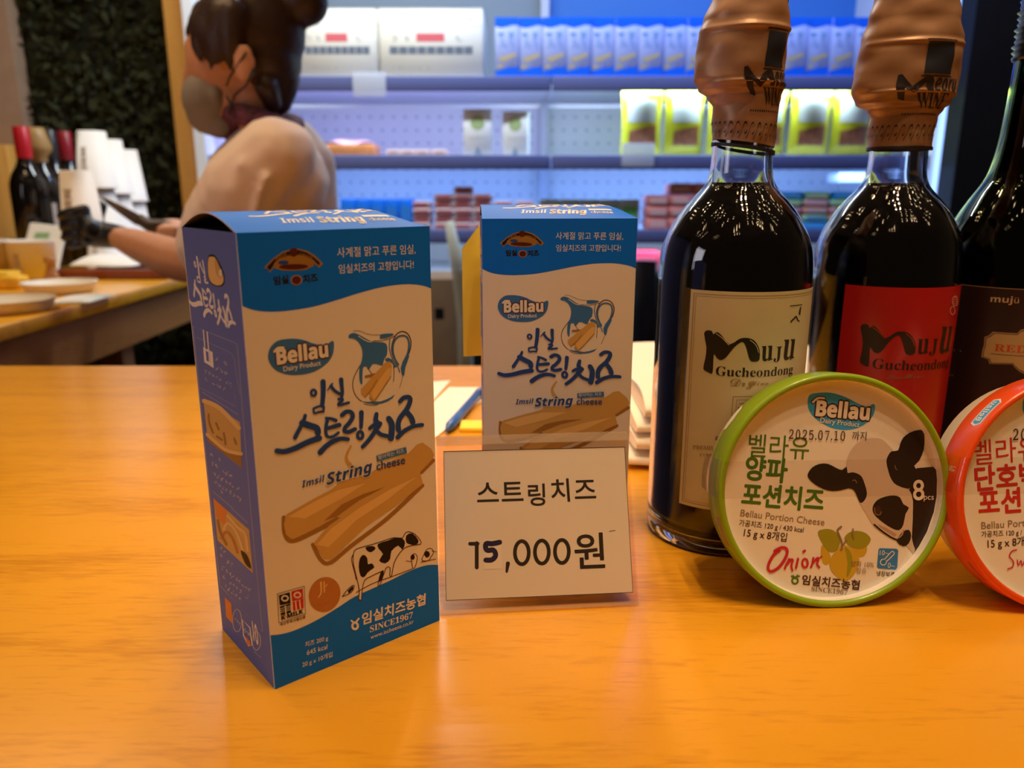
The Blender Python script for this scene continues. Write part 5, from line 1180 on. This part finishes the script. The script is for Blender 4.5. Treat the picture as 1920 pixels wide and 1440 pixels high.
class PB(MB):                      # world points -> local to the person
    def node(s, p, r): return (Vector(p) - org, r)
    def line(s, *n, mi=0, sub=2): s.chain([s.node(p, r * sc_) for p, r in n], mi, sub)
    def el(s, p, r, mi=0, sub=3): s.ball(Vector(p) - org, [v * sc_ for v in r], mi, sub)
b = PB()
# head
b.el(Q(458, 78), (92, 76, 92)); b.el(Q(412, 118), (58, 60, 80)); b.line((Q(405, 195), 40), (Q(385, 222), 25)); b.line((Q(440, 190), 46), (Q(388, 205), 34))
b.line((Q(372, 85), 24), (Q(362, 118), 14), (Q(353, 148), 11), (Q(351, 158), 10))       # brow, nose
b.line((Q(362, 182), 15), (Q(366, 200), 15))                                             # lips
b.el(Q(376, 122, -.035), (13, 10, 9)); b.el(Q(376, 122, .035), (13, 10, 9))
for s in (-1, 1):
    b.el(Q(458, 118, s * .080), (20, 7, 34)); b.el(Q(452, 140, s * .076), (11, 6, 12))
b.line((Q(478, 190), 44), (Q(500, 265), 42), (Q(512, 300), 46))                          # neck
# trunk
b.line((Q(520, 320), 60), (Q(510, 420), 82), (Q(505, 560), 78), (Q(500, 720), 92)); b.line((Q(530, 315, -.13), 40), (Q(530, 315, .13), 40)); b.line((Q(505, 430, -.07), 70), (Q(505, 430, .07), 70)); b.line((Q(500, 720, -.08), 80), (Q(500, 720, .08), 80))
# legs and feet
hp = Q(500, 760)
for s in (-1, 1):
    h_ = Vector((hp.x, hp.y + s * .09, .80)); kn = Vector((hp.x - .02, hp.y + s * .10, .45)); an = Vector((hp.x + .02, hp.y + s * .10, .08))
    b.chain([(h_ - org, .085), (kn - org, .058), (an - org, .040)]); b.chain([(an - org + Vector((.02, 0, -.035)), .035), (an - org + Vector((-.14, 0, -.05)), .028)])
# near arm (holding the cup), far arm (holding the knife)
HY = .10
sh = Q(520, 318, -.15); elb = Q(405, 500, -.09); wr = Q(216, 443, .06); 
b.line((sh, 32), (elb, 34)); b.line((elb, 42), (Q(330, 487, -.03), 42), (Q(265, 462, .02), 34), (wr, 22))
sh2 = Q(520, 318, .15); elb2 = Q(420, 470, .26); wr2 = Q(345, 436, .22)
b.line((sh2, 32), (elb2, 32), (Q(380, 450, .24), 30), (wr2, 20))
# hands: palm and five fingers
palm = Q(176, 438, .075)
b.line((wr, 22), (palm, 25), (Q(158, 432, .08), 24)); b.line((Q(170, 428, .05), 18), (Q(160, 440, .11), 18))
cupc = Q(152, 392, .085)
def curl(a0, zoff, spread, rr):
    r = 33 * sc_; out = []
    for k in range(5):
        a = a0 - k * .42; out.append((cupc + Vector((r * math.cos(a) * 1.12, r * math.sin(a) * 1.12, zoff - .003 * k)), rr - .4 * k))
    return out
FING = []
for i, (z, a0, n) in enumerate(((.000, -.9, 5), (-.019, -.8, 5), (-.037, -.75, 5), (-.053, -.65, 4))):
    pts = curl(a0, z, 0, 9.2 - .4 * i)[:n]; FING.append([(Q(160, 428 + 6 * i, .05), 10)] + pts)
FING.append([(Q(186, 430, .10), 12), (Q(184, 408, .115), 10), (cupc + Vector((.022, .030, .004)), 9), (cupc + Vector((.002, .040, .010)), 8)])   # thumb on the far side
for f_ in FING: b.line(*f_)
p2 = Q(332, 430, .20)
b.line((wr2, 20), (p2, 22)); 
F2 = []
for i in range(4):
    c = Q(338 - i * 9, 432, .19); F2.append([(Q(345 - i * 7, 424, .20), 10), (c + Vector((0, -.024, .004)), 9), (c + Vector((-.004, -.026, -.016)), 8.5), (c + Vector((-.004, -.006, -.024)), 8)])
F2.append([(Q(338, 420, .22), 11), (Q(322, 416, .20), 9), (Q(306, 417, .19), 8)])
for f_ in F2: b.line(*f_)
body = b.build('body', m_skin, person, remesh=.0045, smooth_it=4)
# eyes
g = PB()
for s in (-1, 1): g.el(Q(371, 123, s * .036), (9, 9, 7))
g.build('eye', mat('eye', (.05, .03, .02), .2), person)
# hair
h = PB()
h.el(Q(474, 62), (96, 82, 92)); h.el(Q(505, 112), (58, 72, 64)); h.line((Q(520, 150), 42), (Q(522, 190), 26)); h.line((Q(500, 165, -.045), 22), (Q(512, 195, -.03), 16)); h.line((Q(500, 165, .045), 22), (Q(512, 195, .03), 16))
h.line((Q(540, 40), 26), (Q(566, 14), 30)); h.el(Q(570, 4), (44, 42, 42)); h.el(Q(586, -6), (24, 28, 26))
for s in (-1, 1):
    h.line((Q(430, 20, s * .045), 30), (Q(390, 60, s * .055), 20), (Q(392, 98, s * .062), 9), (Q(396, 130, s * .064), 4)); h.line((Q(420, 40, s * .06), 26), (Q(428, 92, s * .072), 14), (Q(432, 128, s * .072), 5))
h.line((Q(430, -2), 26), (Q(385, 25), 24), (Q(362, 62), 15), (Q(360, 92), 6)); h.line((Q(420, 5, -.03), 26), (Q(372, 40, -.035), 18), (Q(364, 78, -.04), 8)); h.line((Q(420, 5, .03), 26), (Q(372, 40, .035), 18), (Q(364, 78, .04), 8))
for s in (-1, 1):
    h.line((Q(410, 10, s * .045), 30), (Q(380, 50, s * .048), 22), (Q(372, 84, s * .050), 14), (Q(376, 112, s * .054), 6)); h.line((Q(425, 30, s * .055), 30), (Q(405, 75, s * .062), 20), (Q(408, 112, s * .066), 9))
    h.line((Q(440, 30, s * .06), 32), (Q(436, 72, s * .070), 22), (Q(446, 100, s * .074), 10))
h.build('hair', m_hair, person, remesh=.005, smooth_it=2)
# mask with loops
mk = PB(); mk.el(Q(392, 188), (46, 64, 52)); mk.el(Q(370, 182), (25, 34, 36)); mk.line((Q(388, 214), 38), (Q(412, 226), 34)); mk.el(Q(418, 185), (24, 58, 38))
mm = mk.build('face_mask', m_mask, person, remesh=.004, smooth_it=3)
for s in (-1, 1):
    lp = PB(); w = 2.0 * sc_
    lp.tube([Q(425, 160, s * .056) - org, Q(432, 142, s * .07) - org, Q(444, 124, s * .083) - org, Q(462, 98, s * .088) - org], w, 6); lp.tube([Q(428, 212, s * .056) - org, Q(440, 178, s * .072) - org, Q(462, 160, s * .085) - org, Q(476, 128, s * .088) - org], w, 6)
    lp.tube([Q(424, 180, s * .055) - org, Q(438, 205, s * .06) - org, Q(443, 232, s * .055) - org], w, 6)
    lp.build('ear_loop', m_glove, mm)
# scarf, blouse, trousers, glove
c = PB()
for k in range(28):
    a = 2 * math.pi * k / 28; c.el(Q(494 + 58 * math.cos(a), 228 + 10 * math.cos(a) - 6 * math.sin(2 * a), .058 * math.sin(a)), (24, 24, 20))
c.line((Q(440, 232), 20), (Q(432, 255), 14)); c.build('scarf', m_scarf, person, remesh=.005, smooth_it=2)
bl = PB()
bl.line((Q(540, 280), 52), (Q(530, 345), 96), (Q(508, 450), 116), (Q(495, 560), 120), (Q(490, 700), 128)); bl.line((Q(535, 285, -.13), 54), (Q(535, 285, .13), 54)); bl.line((Q(522, 340, -.08), 92), (Q(522, 340, .08), 92)); bl.line((Q(500, 450, -.07), 108), (Q(500, 450, .07), 108)); bl.line((Q(490, 700, -.07), 118), (Q(490, 700, .07), 118))
bl.line((Q(560, 262), 38), (Q(578, 310), 54), (Q(585, 390), 52)); bl.line((Q(480, 268), 40), (Q(452, 330), 66))
bl.line((Q(515, 290, -.14), 64), (Q(462, 355, -.135), 76), (Q(422, 420, -.11), 74), (Q(400, 460, -.10), 66)); bl.line((Q(515, 295, .15), 58), (Q(460, 385, .20), 58), (Q(425, 440, .24), 54))
for (x0, y0, x1, y1, r_) in ((452, 305, 425, 380, 7), (500, 330, 470, 420, 6)): bl.line((Q(x0, y0, -.195), r_), (Q(x1, y1, -.19), r_ * .7))
bl.build('blouse', m_blouse, person, remesh=.006, smooth_it=5)
tr = PB(); tr.chain([(Vector((hp.x, hp.y - .08, .86)) - org, .115), (Vector((hp.x, hp.y + .08, .86)) - org, .115)])
for s in (-1, 1): tr.chain([(Vector((hp.x, hp.y + s * .09, .82)) - org, .105), (Vector((hp.x - .02, hp.y + s * .10, .45)) - org, .08), (Vector((hp.x + .02, hp.y + s * .10, .10)) - org, .065)])
tr.build('trousers', m_trouser, person, remesh=.008, smooth_it=3)
gl = PB()
gl.line((Q(226, 446, .055), 26), (wr, 26), (palm, 29), (Q(158, 432, .08), 28)); gl.line((Q(170, 428, .05), 21), (Q(160, 440, .11), 21))
for f_ in FING: gl.line(*[(p, r + 2.2) for p, r in f_])
gl.build('glove', m_glove, person, remesh=.0035, smooth_it=2)
# what the person holds
cz = AtY(152, 416, PY + .085).z
cup('white paper cup held upside down in the black gloved hand', (cupc.x, cupc.y, cz - .02), 'held paper cup', False, .0265, .034, AtY(152, 322, PY + .085).z - cz + .02)
for o in bpy.data.objects:
    if o.get('group') == 'held paper cup': del o['group']
kn = thing('knife', 'long kitchen knife with a dark handle held pointing at the cups', 'knife', (0, 0, 0))
k0, k1, k2 = Q(186, 367, .16), Q(262, 412, .185), Q(345, 432, .195)
d = (k1 - k0).normalized(); up = Vector((0, 0, 1)); sd = d.cross(up).normalized(); nn = sd.cross(d)
m = MB(); P_ = []
for f_, w_ in ((0, .001), (.25, .010), (.6, .017), (1, .022)):
    c_ = k0.lerp(k1, f_); P_.append((c_ + nn * w_ * .4, c_ - nn * w_ * .6))
vs = []; fs = []
for (u_, l_) in P_: vs += [u_ + sd * .0012, u_ - sd * .0012, l_]
for i in range(3):
    a_ = i * 3; fs += [(a_, a_ + 3, a_ + 4, a_ + 1), (a_ + 1, a_ + 4, a_ + 5, a_ + 2), (a_ + 2, a_ + 5, a_ + 3, a_)]
fs += [(0, 1, 2), (9, 11, 10)]
m.add(vs, fs); m.build('blade', mat('steel', (.35, .3, .26), .3, metal=.9), kn)
m = MB(); m.tube([k1 - d * .004, k1 + d * .02, k1.lerp(k2, .5), k2, k2 + (k2 - k1).normalized() * .02], [.011, .0125, .0115, .012, .009], 14); m.build('handle', mat('knife_handle', (.07, .045, .03), .4), kn)
